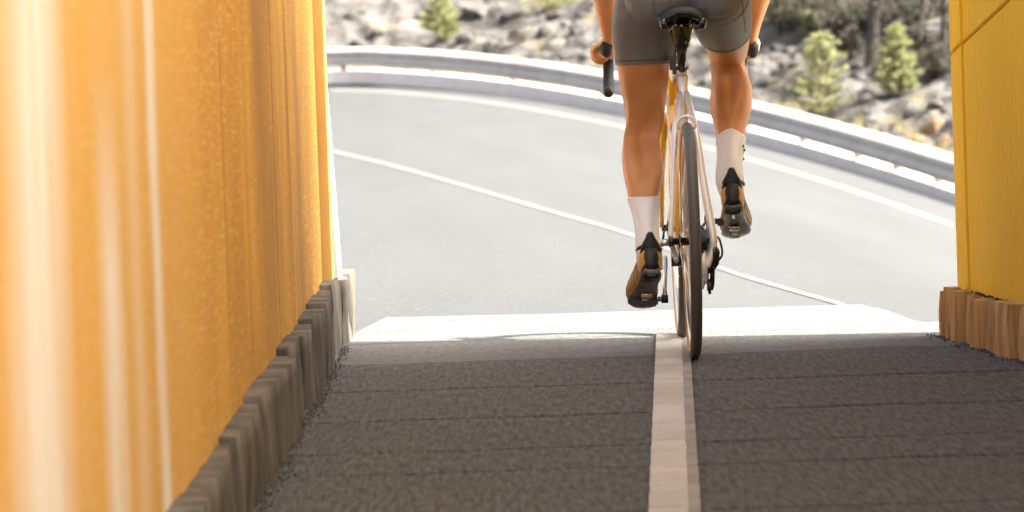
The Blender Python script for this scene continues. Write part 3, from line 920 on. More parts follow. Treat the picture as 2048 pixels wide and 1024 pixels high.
for k in range(30):
    u_ = 1555 + 340 * ((k * 0.618) % 1); lim = 40 + (u_ - 1560) * 0.36
    v_ = lim * (0.2 + 0.8 * ((k * 0.377) % 1)) - 6
    p = HL(u_, v_)
    if p is None: continue
    wm = rnd.uniform(.45, .8)
    for q in range(800):
        c = p + V((rnd.gauss(0, .4) * wm, rnd.gauss(0, .4) * wm, abs(rnd.gauss(.2, .25)) * wm))
        a = V((rnd.gauss(0, 1), rnd.gauss(0, 1), rnd.gauss(0, 1))).normalized() * .05 * rnd.uniform(.6, 1.3)
        b = a.cross(V((rnd.gauss(0, 1), rnd.gauss(0, 1), rnd.gauss(0, 1)))).normalized() * .022
        mb.add([c - a, c + b, c + a, c - b], [(0, 1, 2, 3)])
tag(mb.build("undergrowth", M['dry']), kind='stuff')
ub = [(1700, 118, 80, 60, M['dry'], "dense dark brush left of the tall dark trunk"), (1660, 92, 80, 56, M['dry'], "brown brush beneath the slim pine trunk"),
      (1866, 160, 70, 80, M['dry'], "dark brown brush between the conical pine and right wall"), (1840, 112, 80, 60, M['dry'], "dark brush behind the conical pine's tip"),
      (1785, 92, 70, 56, M['dry'], "dark brush right of the tall dark trunk"), (1625, 70, 60, 50, M['olive'], "olive brush left of the slim trunk's foot"),
      (1590, 62, 60, 50, M['olive'], "olive bush at the olive tree's right side")]
for k, (u, v, wpx, hpx, m_, lab) in enumerate(ub):
    shrub(u, v, wpx, hpx, 70 + k, lab, m_, 900, .055, group="brush under the dark trees", trunk=M['bark'])
# dry grass on the slope
mb = MB(); rnd = random.Random(3)
for k in range(900):
    i = rnd.randrange(i_in0, i_in1); t = rnd.choice((rnd.uniform(.4, 2.0), rnd.uniform(.4, 9)))
    q = PATH[i].lerp(PATH[i + 1], rnd.random()) + outward(i) * t
    if noise.noise(V((q.x * .8, q.y * .25, 1))) < .08: continue
    h = hill_down(q.x, q.y)
    if h is None: continue
    for _ in range(9):
        b = h + V((rnd.gauss(0, .05), rnd.gauss(0, .05), 0))
        mb.add([b, b + V((.015, 0, 0)), b + V((rnd.gauss(0, .05), rnd.gauss(0, .05), rnd.uniform(.08, .22)))], [(0, 1, 2)])
tag(mb.build("dry_grass", M['straw']), kind='stuff')

# ================================================================== BICYCLE
BX = 0.5145
REAR = V((BX, 14.0, 0.34)); FRONT = V((BX, 14.99, 0.34)); BB = V((BX, 14.41, 0.27))
ST = V((BX, 14.245, 0.815))               # top of the seat tube
bike = empty("bicycle", (BX, 14.4, 0))
tag(bike, "silver and yellow racing bicycle ridden out of the passage", "bicycle")
def circ(c, r, x, n=60):
    return [V((x, c.y + r * math.cos(6.28318 * k / n), c.z + r * math.sin(6.28318 * k / n))) for k in range(n + 1)]
def wheel(c, name):
    h = 0.0165
    prof = [(-h * .80, .308), (-h * 1.0, .318), (-h * .9, .329), (-h * .5, .338), (0, .3405), (h * .5, .338), (h * .9, .329), (h, .318), (h * .80, .308), (0, .305)]
    tread = [(-h * .98, .3245), (-h * .88, .330), (-h * .5, .3385), (0, .341), (h * .5, .3385), (h * .88, .330), (h * .98, .3245), (h * .5, .318), (-h * .5, .318)]
    side = [(-h * .8, .306), (-h * 1.0, .317), (-h * .985, .3242), (0, .322), (h * .985, .3242), (h, .317), (h * .8, .306), (0, .304)]
    ty = MB().lathe(c, tread, 96, True).build("tyre", M['tyre'], bike, True)
    MB().lathe(c, side, 96, True).build("tyre_sidewall", M['tan'], ty, True)
    rim = [(-.0115, .3065), (-.0128, .295), (-.0105, .276), (0, .268), (.0105, .276), (.0128, .295), (.0115, .3065), (0, .302)]
    ri = MB().lathe(c, rim, 96, True).build("rim", M['alu'], bike, True)
    hubm = MB().lathe(c, [(-.052, .001), (-.052, .010), (-.036, .011), (-.035, .024), (-.031, .024), (-.030, .013), (.026, .013), (.027, .024), (.031, .024), (.032, .012), (.055, .01), (.055, .001)], 24)
    hubm.build("hub", M['gloss'], bike, True)
    sp = MB()
    for k in range(28):
        a = 6.28318 * k / 28; sd = -.033 if k % 2 else .029
        cr_ = (0.5 if (k // 2) % 2 else -0.5)
        p0 = c + V((sd, .022 * math.cos(a + cr_ * 1.6), .022 * math.sin(a + cr_ * 1.6)))
        p1 = c + V((sd * .1, .274 * math.cos(a), .274 * math.sin(a)))
        sp = MB().tube([p0, p1], .0013, 5)
        sp.build("spoke", M['steel'], bike, True)
    vs_ = MB().tube([c + V((0, .27, .02)), c + V((0, .225, .017))], .003, 6).build("valve", M['steel'], bike)
wheel(REAR, "rear"); wheel(FRONT, "front")
# frame
MB().tube([BB, BB.lerp(ST, .5), ST], [.0175, .0165, .0165], 16).build("seat_tube", M['silver'], bike, True)
HT0, HT1 = V((BX - .004, 14.885, .70)), V((BX - .004, 14.845, .845))
MB().tube([HT0, HT1], [(.024, .026), (.022, .024)], 16, side=(1, 0, 0)).build("head_tube", M['yframe'], bike, True)
MB().tube([ST + V((-.004, .0, -.035)), V((BX - .006, 14.45, .80)), HT1 + V((0, 0, -.02))], [.016, .020, .021], 16, side=(1, 0, 0)).build("top_tube", M['yframe'], bike, True)
MB().tube([BB, BB.lerp(HT0, .55), HT0 + V((0, 0, .02))], [(.026, .024), (.030, .026), (.026, .024)], 16, side=(1, 0, 0)).build("down_tube", M['yframe'], bike, True)
MB().tube([BB + V((-.045, 0, 0)), BB + V((.045, 0, 0))], .022, 20).build("bottom_bracket", M['gloss'], bike, True)
for sx in (-1, 1):
    f_ = MB().tube([HT0 + V((sx * .004, .004, -.005)), HT0 + V((sx * .034, .012, -.04)), V((BX + sx * .047, 14.93, .52)), V((BX + sx * .052, 14.985, .345))], [(.018, .022), (.014, .020), (.011, .016), (.007, .009)], 12, side=(1, 0, 0))
    f_.build("fork_blade", M['yframe'] if sx < 0 else M['silver'], bike, True)
    a_ = ST + V((sx * .010, -.008, -.055))
    if sx < 0:
        pts = [a_, V((BX - .030, 14.13, .66)), V((BX - .046, 14.05, .48)), V((BX - .058, 14.0, .345))]
        rr = [(.009, .01), (.009, .010), (.0085, .009), (.008, .009)]
    else:
        pts = [a_, V((BX + .028, 14.12, .66)), V((BX + .044, 14.045, .50)), V((BX + .062, 13.995, .36)), V((BX + .060, 13.99, .315)), V((BX + .044, 13.985, .262))]
        rr = [(.009, .01), (.010, .010), (.0115, .011), (.0125, .012), (.0115, .012), (.008, .010)]
    q_ = [V(p_) for p_ in spline(pts, 6)]
    rad = [tuple(x_) for x_ in spline([(a1, b1, 0) for a1, b1 in rr], 6)]
    MB().tube(q_, [(x_[0], x_[1]) for x_ in rad], 12, side=(1, 0, 0)).build("seat_stay", M['silver'], bike, True)
    MB().tube([BB + V((sx * .03, -.02, 0)), V((BX + sx * .036, 14.27, .29)), V((BX + sx * .056, 14.03, .335))], [(.009, .013), (.010, .014), (.007, .010)], 12, side=(1, 0, 0)).build("chain_stay", M['silver'], bike, True)
# drop-out plate behind the derailleur
MB().tube([V((BX + .030, 13.99, .315)), V((BX + .036, 13.985, .26)), V((BX + .040, 13.985, .215))], [(.012, .016), (.009, .014), (.003, .006)], 8, side=(1, 0, 0)).build("dropout", M['silver'], bike, True)
# bright arch of the rear brake over the tyre
br = [REAR + V((.026 * math.cos(a), .0 + .06, .345 + .024 * math.sin(a) - .012)) for a in [math.pi * k / 10 for k in range(-2, 13)]]
MB().tube(br, .0045, 8).build("brake_arch", M['silver'], bike, True)
MB().box(ST + V((-.020, -.030, -.10)), (.013, .018, .05)).build("brake_pad_arm", M['alu'], bike)
MB().tube([ST + V((-.03, -.02, -.14)), V((BX - .037, 14.17, .645)), V((BX - .036, 14.15, .60))], [.007, .010, .006], 8).build("brake_arm", M['alu'], bike, True)
# seat post, collar, saddle
MB().tube([ST + V((0, .0, -.002)), ST + V((0, -.002, .022))], [.018, .018], 20).build("seat_collar", M['silver'], bike, True)
MB().tube([ST + V((-.0, -.002, .014)), ST + V((0, -.0025, .024))], [.0195, .0195], 20).build("collar_ring", M['gloss'], bike, True)
SP1 = V((BX - .001, 14.195, .955))
MB().tube([ST + V((0, 0, 0)), SP1 + V((0, 0, -.05))], .0136, 16).build("seat_post", M['gloss'], bike, True)
clamp = MB()
clamp.tube([SP1 + V((0, -.01, -.075)), SP1 + V((0, -.012, -.045)), SP1 + V((0, -.012, .0)), SP1 + V((0, -.01, .02))], [(.015, .015), (.025, .022), (.034, .028), (.036, .03)], 12, side=(1, 0, 0))
clamp.tube([SP1 + V((-.024, -.02, -.012)), SP1 + V((.024, -.02, -.012))], .007, 8)
clamp.tube([SP1 + V((.008, -.028, -.03)), SP1 + V((.015, -.026, -.055)), SP1 + V((.004, -.022, -.072))], .006, 8)
clamp.build("seat_clamp", M['gloss'], bike, True)
sd_r = []
for k, (y, w_, z, th) in enumerate([(14.035, .05, .990, .012), (14.045, .066, .994, .02), (14.075, .0715, .996, .026), (14.12, .069, .994, .026), (14.17, .048, .992, .026), (14.23, .026, .99, .028), (14.29, .02, .988, .026), (14.31, .01, .984, .012)]):
    ring = []
    for q in range(24):
        a = 6.28318 * q / 24
        x_, s_ = math.cos(a), math.sin(a)
        zz = z + .004 + th * .62 * s_ - (abs(x_) ** 3.0) * .020 * min(1, w_ / .06)
        if s_ < 0: zz -= .012 * (1 - abs(abs(x_) - .9)) * min(1, w_ / .05) * abs(s_) * (1 if abs(x_) > .45 else -.2)
        ring.append(V((BX - .0005 + w_ * x_, y, zz)))
    sd_r.append(ring)
sad = MB().loft(sd_r).build("saddle", M['leather'], bike, True)
for sx in (-1, 1):
    MB().tube([V((BX + sx * .022, 14.05, .972)), V((BX + sx * .022, 14.10, .955)), V((BX + sx * .021, 14.2, .955)), V((BX + sx * .008, 14.29, .975))], .0042, 8).build("saddle_rail", M['gloss'], sad, True)
    MB().tube([V((BX + sx * .060, 14.045, .978)), V((BX + sx * .054, 14.05, .955)), V((BX + sx * .044, 14.06, .952)), V((BX + sx * .026, 14.06, .970))], [.012, .013, .012, .009], 8).build("saddle_wing", M['gloss'], sad, True)
cg = MB(); cg.box(ST + V((-.026, .02, .035)), (.018, .03, .042)); cg.box(ST + V((-.021, .01, .012)), (.014, .03, .022))
cg.build("pump_clip", M['black'], bike)
# handlebar
hb_ = empty
ZB = .905; ZF = .962
STEM0, STEM1 = HT1 + V((0, -.005, .075)), V((BX, 14.945, ZF))
MB().tube([HT1, HT1 + V((0, -.012, .09))], .016, 12).build("headset", M['gloss'], bike, True)
MB().tube([STEM0, STEM1], .016, 12).build("stem", M['gloss'], bike, True)
bar = MB().tube([V((BX - .14, 14.945, ZF)), V((BX + .14, 14.945, ZF))], .0135, 12).build("handlebar", M['gloss'], bike, True)
HW = .203
for sx in (-1, 1):
    X_ = BX + sx * HW + .008
    pts = [V((X_ - sx * .065, 14.945, ZF)), V((X_ - sx * .018, 14.955, ZF - .008)), V((X_, 15.01, ZB - .012)), V((X_ + sx * .002, 15.045, ZB - .05)), V((X_ + sx * .004, 15.035, ZB - .10)), V((X_ + sx * .006, 14.99, ZB - .138)), V((X_ + sx * .008, 14.925, ZB - .142))]
    MB().tube([V(p_) for p_ in spline(pts, 6)], .0168, 14).build("bar_drop", M['tape'], bar, True)
    MB().ellipsoid((X_ + sx * .008, 14.923, ZB - .142), (.0168, .012, .0168), 14, 8).build("bar_plug", M['black'], bar, True)
    MB().tube([V((X_, 14.99, ZB - .008)), V((X_ + sx * .006, 15.03, ZB - .010)), V((X_ + sx * .004, 15.08, ZB + .005)), V((X_, 15.11, ZB + .045))], [.018, .024, .022, .012], 12).build("brake_hood", M['black'], bar, True)
    MB().tube([V((X_ + sx * .006, 15.085, ZB - .0)), V((X_ + sx * .010, 15.10, ZB - .05)), V((X_ + sx * .012, 15.075, ZB - .115))], [(.008, .007), (.009, .006), (.006, .005)], 8).build("brake_lever", M['black'], bar, True)
    MB().tube([V((X_, 15.06, ZB)), V((X_ - sx * .06, 15.04, ZB + .03)), V((X_ - sx * .09, 14.98, ZB + .04))], .0025, 6).build("brake_cable", M['black'], bar, True)
# drivetrain
CA = R(40)
PEDL = BB + V((-.095, -.17 * math.cos(CA), -.17 * math.sin(CA))); PEDR = BB + V((.095, .17 * math.cos(CA), .17 * math.sin(CA)))
def crank(sx, ped):
    o_ = BB + V((sx * .062, 0, 0))
    e_ = V((BX + sx * .072, ped.y, ped.z))
    c_ = MB().tube([o_, o_.lerp(e_, .5), e_], [(.007, .017), (.0065, .013), (.007, .012)], 10, side=(1, 0, 0)).build("crank_arm", M['gloss'] if sx > 0 else M['alu'], bike, True)
    MB().tube([e_ + V((-sx * .010, 0, 0)), e_ + V((sx * .010, 0, 0))], .0125, 12).build("crank_boss", M['black'], c_, True)
    return e_
eL = crank(-1, PEDL); eR = crank(1, PEDR)
ring_p = [(-.002, .088), (.002, .088), (.002, .062), (-.002, .062)]
MB().lathe(BB + V((.045, 0, 0)), [(-.002, .084), (0, .089), (.002, .084), (.002, .03), (-.002, .03)], 48, True).build("chainring", M['black'], bike)
MB().lathe(REAR + V((.024, 0, 0)), [(0, .012), (0, .052), (.004, .052), (.005, .044), (.010, .044), (.011, .036), (.016, .036), (.017, .030), (.022, .030), (.022, .012)], 30, True).build("cassette", M['black'], bike)
ch = MB()
for (y0, z0, y1, z1) in ((14.0, .386, 14.41, .358), (14.02, .23, 14.41, .182)):
    ch.tube([V((BX + .040, y0, z0)), V((BX + .045, y1, z1))], [(.004, .005)] * 2, 6, side=(1, 0, 0))
ch.build("chain", M['black'], bike)
dr = MB()
dr.tube([V((BX + .060, 13.995, .325)), V((BX + .068, 13.995, .305)), V((BX + .066, 14.0, .275)), V((BX + .060, 14.01, .262))], [(.012, .016), (.015, .02), (.014, .018), (.010, .016)], 10, side=(1, 0, 0))
dr.tube([V((BX + .059, 14.008, .285)), V((BX + .060, 14.02, .25)), V((BX + .058, 14.03, .215)), V((BX + .056, 14.03, .195))], [(.005, .016), (.008, .018), (.008, .018), (.005, .012)], 10, side=(1, 0, 0))
dr.tube([V((BX + .046, 14.01, .275)), V((BX + .045, 14.03, .195))], [(.003, .014), (.003, .012)], 8, side=(1, 0, 0))
dr.build("rear_derailleur", M['gloss'], bike, True)
jw = MB()
jw.lathe(V((BX + .050, 14.015, .265)), [(-.004, .001), (-.004, .022), (.004, .022), (.004, .001)], 18); jw.lathe(V((BX + .050, 14.03, .205)), [(-.004, .001), (-.004, .022), (.004, .022), (.004, .001)], 18)
jw.build("jockey_wheel", M['black'], bike)
MB().tube([V(q) for q in spline([V((BX + .062, 14.03, .345)), V((BX + .080, 14.0, .345)), V((BX + .088, 13.985, .30)), V((BX + .072, 13.985, .278))], 6)], .0032, 8).build("shift_cable", M['black'], bike, True)
MB().tube([REAR + V((-.05, 0, 0)), REAR + V((-.064, 0, 0))], .016, 14).build("axle_cap", M['gloss'], bike, True)
MB().tube([REAR + V((-.062, 0, -.002)), REAR + V((-.088, -.004, -.004))], [(.010, .010), (.011, .012)], 12).build("quick_release", M['alu'], bike, True)
MB().tube([REAR + V((-.080, .0, .006)), REAR + V((-.076, .01, .03)), REAR + V((-.060, .02, .055))], [.0035, .003, .002], 8).build("release_lever", M['black'], bike, True)
for sx, e_ in ((-1, eL), (1, eR)):
    pc = e_ + V((sx * .052, .0, 0))
    MB().tube([e_, e_ + V((sx * .02, 0, 0))], .0075, 10).build("pedal_axle", M['alu'], bike, True)
    pb = MB().box(pc + V((0, -.004, -.006)), (.062, .07, .016)); pb.box(pc + V((0, -.04, -.012)), (.050, .018, .014))
    o_ = pb.build("pedal", M['black'], bike)

# ================================================================== RIDER
rider = empty("person", (BX, 14.3, 0.12))
tag(rider, "person in grey shorts, white socks and yellow black shoes riding a bicycle away", "person")
def limb(rows, n=20, sub=4):
    """rows: (u, v, depth y, width px, depth m)"""
    c = []
    for (u, v, y, wpx, d) in rows:
        p_ = PX(u, v, y)
        c.append((p_.x, p_.y, p_.z, wpx / 2 * y / FPX, d / 2))
    return spline(c, sub)
def limb_rings(sm, grow=0.0, n=24, side=V((1, 0, 0)), level=False, relief=()):
    rings = []
    for i, r_ in enumerate(sm):
        p_ = V(r_[:3])
        t_ = (V(sm[min(i + 1, len(sm) - 1)][:3]) - V(sm[max(i - 1, 0)][:3])).normalized()
        x_ = (side - t_ * side.dot(t_)).normalized(); y_ = t_.cross(x_)
        if level: x_, y_ = V((1, 0, 0)), V((0, 1, 0))
        ring = []
        for k in range(n):
            a = 6.28318 * k / n
            q_ = p_ + x_ * (r_[3] + grow) * math.cos(a) + y_ * (r_[4] + grow) * math.sin(a)
            for zc, zs, ac, as_, am in relief:
                back = math.atan2(q_.x - p_.x, -(q_.y - p_.y))           # 0 straight back, + to the right
                q_ += (q_ - p_).normalized() * am * 2.0 * math.exp(-((p_.z - zc) / zs) ** 2) * math.exp(-((back - ac) / as_) ** 2)
            ring.append(q_)
        rings.append(ring)
    return rings
LT = limb([(1312, -20, 14.22, 150, .19), (1296, 40, 14.26, 138, .18), (1290, 90, 14.31, 120, .165), (1287, 128, 14.34, 106, .155), (1287, 160, 14.37, 99, .148), (1289, 200, 14.41, 87, .135), (1290, 235, 14.44, 77, .125),
           (1285, 262, 14.45, 68, .118), (1282, 280, 14.445, 69, .115), (1283, 309, 14.415, 80, .118), (1286, 332, 14.385, 83, .12), (1287.5, 352, 14.355, 80, .115), (1287, 373, 14.33, 71, .105), (1287, 395, 14.30, 61, .092),
           (1291.5, 433, 14.245, 46, .072), (1294, 468, 14.205, 42, .068), (1296, 492, 14.192, 45, .076), (1299, 515, 14.188, 47, .08), (1300, 540, 14.19, 46, .08)])
RT_ = limb([(1432, -10, 14.20, 130, .19), (1440, 25, 14.32, 122, .17), (1448, 55, 14.44, 106, .15), (1455, 88, 14.55, 86, .13), (1454, 113, 14.62, 73, .115), (1452, 134, 14.635, 63, .108), (1455, 153, 14.615, 65, .11),
            (1462, 178, 14.585, 82, .12), (1462, 203, 14.56, 85, .12), (1461, 226, 14.535, 80, .112), (1461, 246, 14.515, 68, .10), (1461.5, 266, 14.495, 58, .09), (1461, 292, 14.47, 52, .076), (1459.5, 322, 14.44, 46, .068), (1459, 345, 14.428, 50, .074), (1460, 366, 14.425, 50, .078), (1465, 392, 14.425, 40, .07)])
body = MB()
def zz_(v, y): return PX(1300, v, y).z
RL = [(zz_(318, 14.4), .075, -.62, .42, .010), (zz_(312, 14.4), .085, .58, .45, .011), (zz_(322, 14.4), .06, -.02, .16, -.006), (zz_(258, 14.45), .05, -.78, .20, .009), (zz_(250, 14.45), .055, .72, .20, .011),
      (zz_(262, 14.45), .04, .0, .35, -.008), (zz_(180, 14.4), .07, -.45, .5, .005), (zz_(172, 14.4), .08, .5, .5, .006), (zz_(440, 14.2), .06, 0, .25, .006), (zz_(440, 14.2), .06, -.9, .3, -.004), (zz_(440, 14.2), .06, .9, .3, -.004)]
RR = [(zz_(190, 14.57), .07, -.60, .42, .011), (zz_(184, 14.57), .075, .60, .42, .012), (zz_(200, 14.57), .05, 0.0, .16, -.005), (zz_(140, 14.6), .035, -.85, .22, .010), (zz_(136, 14.6), .035, .75, .22, .011), (zz_(136, 14.6), .03, 0, .4, -.010),
      (zz_(310, 14.45), .06, 0, .25, .006), (zz_(310, 14.45), .06, -.9, .3, -.004), (zz_(310, 14.45), .06, .9, .3, -.004)]
body.loft(limb_rings(LT, n=48, level=True, relief=RL)); body.loft(limb_rings(RT_, n=48, relief=RR))
# pelvis, trunk, head
PEL = PX(1369, -38, 14.24)
shp = MB()
def pelvis(mb, g):
    mb.ellipsoid(PEL + V((0, .01, 0)), (.175 + g, .125 + g, .125 + g), 24, 14)
    for sx in (-1, 1):
        mb.ellipsoid(PEL + V((sx * .085, -.055, -.030)), (.094 + g, .095 + g, .105 + g), 20, 12)
        mb.ellipsoid(PEL + V((sx * .120, .0, -.035)), (.072 + g, .11 + g, .10 + g), 20, 12)
pelvis(body, 0)
CH = V((BX, 14.62, 1.33)); NK = V((BX, 14.78, 1.43)); HD = V((BX, 14.88, 1.53))
trunk = spline([(PEL.x, PEL.y, PEL.z + .02, .165, .115), (BX, 14.40, 1.17, .145, .10), (BX, 14.53, 1.28, .168, .115), (BX, 14.66, 1.37, .175, .10), (BX, 14.74, 1.41, .10, .07), (BX, 14.79, 1.44, .058, .06), (BX, 14.84, 1.49, .056, .06)], 5)
body.loft(limb_rings(trunk, 0))
body.ellipsoid(HD + V((0, 0, .02)), (.076, .098, .115), 20, 14)
body.ellipsoid(HD + V((0, .062, -.055)), (.052, .045, .05), 16, 10)         # jaw
body.tube([HD + V((0, .085, .02)), HD + V((0, .112, -.012)), HD + V((0, .095, -.022))], [.010, .015, .011], 8)   # nose
for sx in (-1, 1):
    body.ellipsoid(HD + V((sx * .078, -.005, .0)), (.010, .018, .030), 10, 8)
    body.ellipsoid(HD + V((sx * .03, .088, .03)), (.014, .01, .010), 10, 6)
HLm = V((BX - HW - .004, 15.05, ZB)); HRm = V((BX + HW - .004, 15.05, ZB))
for sx, rows in ((-1, [(1195, -110, 14.90, 58, .085), (1203, -60, 14.92, 60, .08), (1212, 0, 14.94, 52, .07), (1216, 40, 14.955, 40, .058), (1218, 75, 14.965, 30, .045), (1218.5, 100, 14.975, 27, .038), (1217, 112, 14.99, 30, .034)]),
                 (1, [(1537, -110, 14.90, 58, .085), (1530, -60, 14.92, 60, .08), (1515, 0, 14.94, 48, .07), (1506, 40, 14.955, 38, .058), (1501, 75, 14.965, 29, .045), (1500, 96, 14.975, 27, .038), (1501, 108, 14.99, 30, .034)])):
    sm = limb(rows)
    body.loft(limb_rings(sm))
    el_ = V(sm[0][:3]); sh = V((BX + sx * .185, 14.68, 1.37))
    body.tube([sh, sh.lerp(el_, .5) + V((sx * .004, 0, .0)), el_], [.055, .047, .042], 16)
    body.ellipsoid(sh, (.06, .065, .06), 16, 10)
# hands close round the brake hoods: palm outside, four fingers under, thumb over
def hand(sx):
    X_ = BX + sx * HW + .008
    wr_ = PX(1217.5, 106, 14.982) if sx < 0 else PX(1500.5, 102, 14.982)
    kn = [V((X_ + sx * .045, 15.0 + .022 * k, ZB - .004 - .003 * k)) for k in range(4)]      # knuckles, little to index finger
    palm_c = [wr_, V((X_ + sx * .026, 15.005, ZB + .004)), V((X_ + sx * .048, 15.035, ZB + .0)), V((X_ + sx * .055, 15.045, ZB - .008))]
    # palm: slab running outwards and forwards
    rg = []
    for q, hw, th in ((wr_ + V((0, 0, .006)), .020, .017), (V((X_ + sx * .016, 15.012, ZB + .010)), .032, .016), (V((X_ + sx * .032, 15.03, ZB + .008)), .040, .015), (V((X_ + sx * .043, 15.036, ZB - .004)), .042, .013)):
        rg.append([q + V((0, hw * math.cos(a), 0)) + V((-sx * .3, 0, 1)).normalized() * th * math.sin(a) for a in [6.28318 * k / 16 for k in range(16)]])
    body.loft(rg)
    body.ellipsoid((X_ + sx * .026, 15.02, ZB - .014), (.022, .034, .020), 14, 10)
    lens = (.78, .95, 1.0, .92)
    for k in range(4):
        L_ = lens[k]; a_ = kn[k]
        p1 = a_ + V((sx * .002, -.002, -.026 * L_)); p2 = a_ + V((-sx * .020 * L_, -.004, -.040 * L_)); p3 = a_ + V((-sx * .044 * L_, -.004, -.034 * L_))
        body.tube([a_ + V((-sx * .012, 0, .004)), a_, a_.lerp(p1, .55) + V((sx * .003, 0, 0)), p1, p1.lerp(p2, .5) + V((sx * .0, 0, -.005)), p2, p3], [.0098, .0105, .0095, .0095, .0088, .0086, .0072], 10)
    body.tube([V((X_ + sx * .020, 15.03, ZB + .012)), V((X_ + sx * .004, 15.06, ZB + .024)), V((X_ - sx * .016, 15.085, ZB + .018)), V((X_ - sx * .024, 15.095, ZB + .004))], [.014, .012, .0105, .008], 10)
    return wr_, kn, rg
hL = hand(-1); hR = hand(1)
bodyo = fuse(body, "body", M['skin'], rider, 0.0038, 8, .5)
# fingernail-free side parts of the face
for sx in (-1, 1):
    MB().ellipsoid(HD + V((sx * .03, .094, .031)), (.010, .006, .007), 10, 6).build("eye", M['white'], rider, True)
MB().tube([HD + V((-.022, .098, -.052)), HD + V((0, .106, -.054)), HD + V((.022, .098, -.052))], [.004, .006, .004], 8).build("mouth", M['shoe'], rider, True)
MB().ellipsoid(HD + V((0, -.012, .035)), (.083, .102, .112), 20, 12).build("hair", M['hair'], rider, True)
hel = MB().ellipsoid(HD + V((0, -.01, .075)), (.095, .125, .095), 24, 14).build("helmet", M['jersey'], rider, True)
# shorts
sh = MB()
pelvis(sh, .004)
iL = [i for i, r_ in enumerate(LT) if r_[2] > PX(1287, 131, 14.34).z]
sh.loft(limb_rings(LT[:iL[-1] + 1], .0055, n=48, level=True, relief=RL))
hemR = 2 * 4
sh.loft(limb_rings(RT_[:hemR + 1], .005, n=48, relief=RR))
sh.loft(limb_rings(trunk[:6], .004))
shorts = fuse(sh, "shorts", M['shorts'], rider, 0.004, 8, .5)
for sm, i_, wd in ((LT, iL[-1], .0066), (RT_, hemR, .0060)):
    rr_ = limb_rings(sm, wd, n=48, level=(sm is LT), relief=RL if sm is LT else RR)
    p_ = rr_[i_]; q_ = rr_[i_ - 1]
    d_ = (sum(q_, V()) - sum(p_, V())) / len(p_); d_.normalize()
    MB().loft([[a - d_ * .0015 for a in p_], [a + d_ * .012 for a in p_]], caps=False).build("hem_band", M['shorts'], shorts, True)
    MB().tube([a + d_ * .0125 for a in p_] + [p_[0] + d_ * .0125], .0011, 6).build("hem_seam", M['seam'], shorts, True)
# centre and side seams laid on the cloth
sb = BVHTree.FromPolygons([v_.co.copy() for v_ in shorts.data.vertices], [tuple(p_.vertices) for p_ in shorts.data.polygons])
def cloth_seam(pix, rad):
    pts = []
    for (u, v) in pix:
        h = sb.ray_cast(CAM, ray(u, v))[0]
        if h: pts.append(h)
    if len(pts) > 1:
        MB().tube(pts, rad, 6).build("seam", M['seam'], shorts, True)
cloth_seam([(1306 + k * .35, 0 + k * 3) for k in range(9)] + [(1312 + k * 4, 28 + k * .9) for k in range(5)], .0009)
cloth_seam([(1484 + k * .42 - .0 * k, k * 4) for k in range(17)], .0012)
for pts_ in ([(1333, 34), (1310, 33), (1284, 31)], [(1334, 38), (1305, 39), (1272, 41)], [(1336, 30), (1318, 24), (1300, 17)], [(1420, 36), (1440, 34), (1458, 30)]):
    pts_ = [tuple(q[:2]) for q in spline([(a_, b_, 0) for a_, b_ in pts_], 5)]
    h_ = [sb.ray_cast(CAM, ray(*q))[0] for q in pts_]
    h_ = [q for q in h_ if q]
    if len(h_) > 2: MB().tube(h_, [0.0022 * (1 - .85 * k / (len(h_) - 1)) for k in range(len(h_))], 6).build("fold", M['shorts'], shorts, True)
jr = MB()
jr.loft(limb_rings(trunk[4:22], .007))
for sx in (-1, 1):
    s_ = V((BX + sx * .185, 14.68, 1.37)); el_ = V((PX(1195 if sx < 0 else 1537, -110, 14.9)))
    jr.tube([s_ + V((-sx * .03, 0, .01)), s_, s_.lerp(el_, .5)], [.066, .064, .056], 16)
fuse(jr, "jersey", M['jersey'], rider, 0.006, 6, .5)
# socks
def sock(sm, z_top, u_side):
    idx = [i for i, r_ in enumerate(sm) if r_[2] < z_top]
    seg = sm[idx[0]:]
    rg = limb_rings(seg, .0045, 28, level=(sm is LT), relief=RL if sm is LT else RR)
    top = rg[0]; d_ = V((0, 0, 1))
    rg = [[a * .0 + p_ for a, p_ in zip(top, [q + d_ * .004 - (q - sum(top, V()) / 28).normalized() * .003 for q in top])], [q + d_ * .004 for q in top]] + rg
    return MB().loft(rg, caps=False).build("sock", M['sock'], rider, True)
sk1 = sock(LT, PX(1288, 391, 14.3).z, 0); sk2 = sock(RT_, PX(1461, 274, 14.49).z, 0)
for sk, sm in ((sk1, LT), (sk2, RT_)):
    pass
mk = MB()
for (u, v) in ((1487, 292), (1489, 300), (1485.5, 312), (1487.5, 318), (1484, 326)):
    q_ = PX(u - 1.5, v, 14.455)
    mk.box(q_, (.002, .016, .008), 0.4)
mk.build("sock_mark", M['black'], sk2)
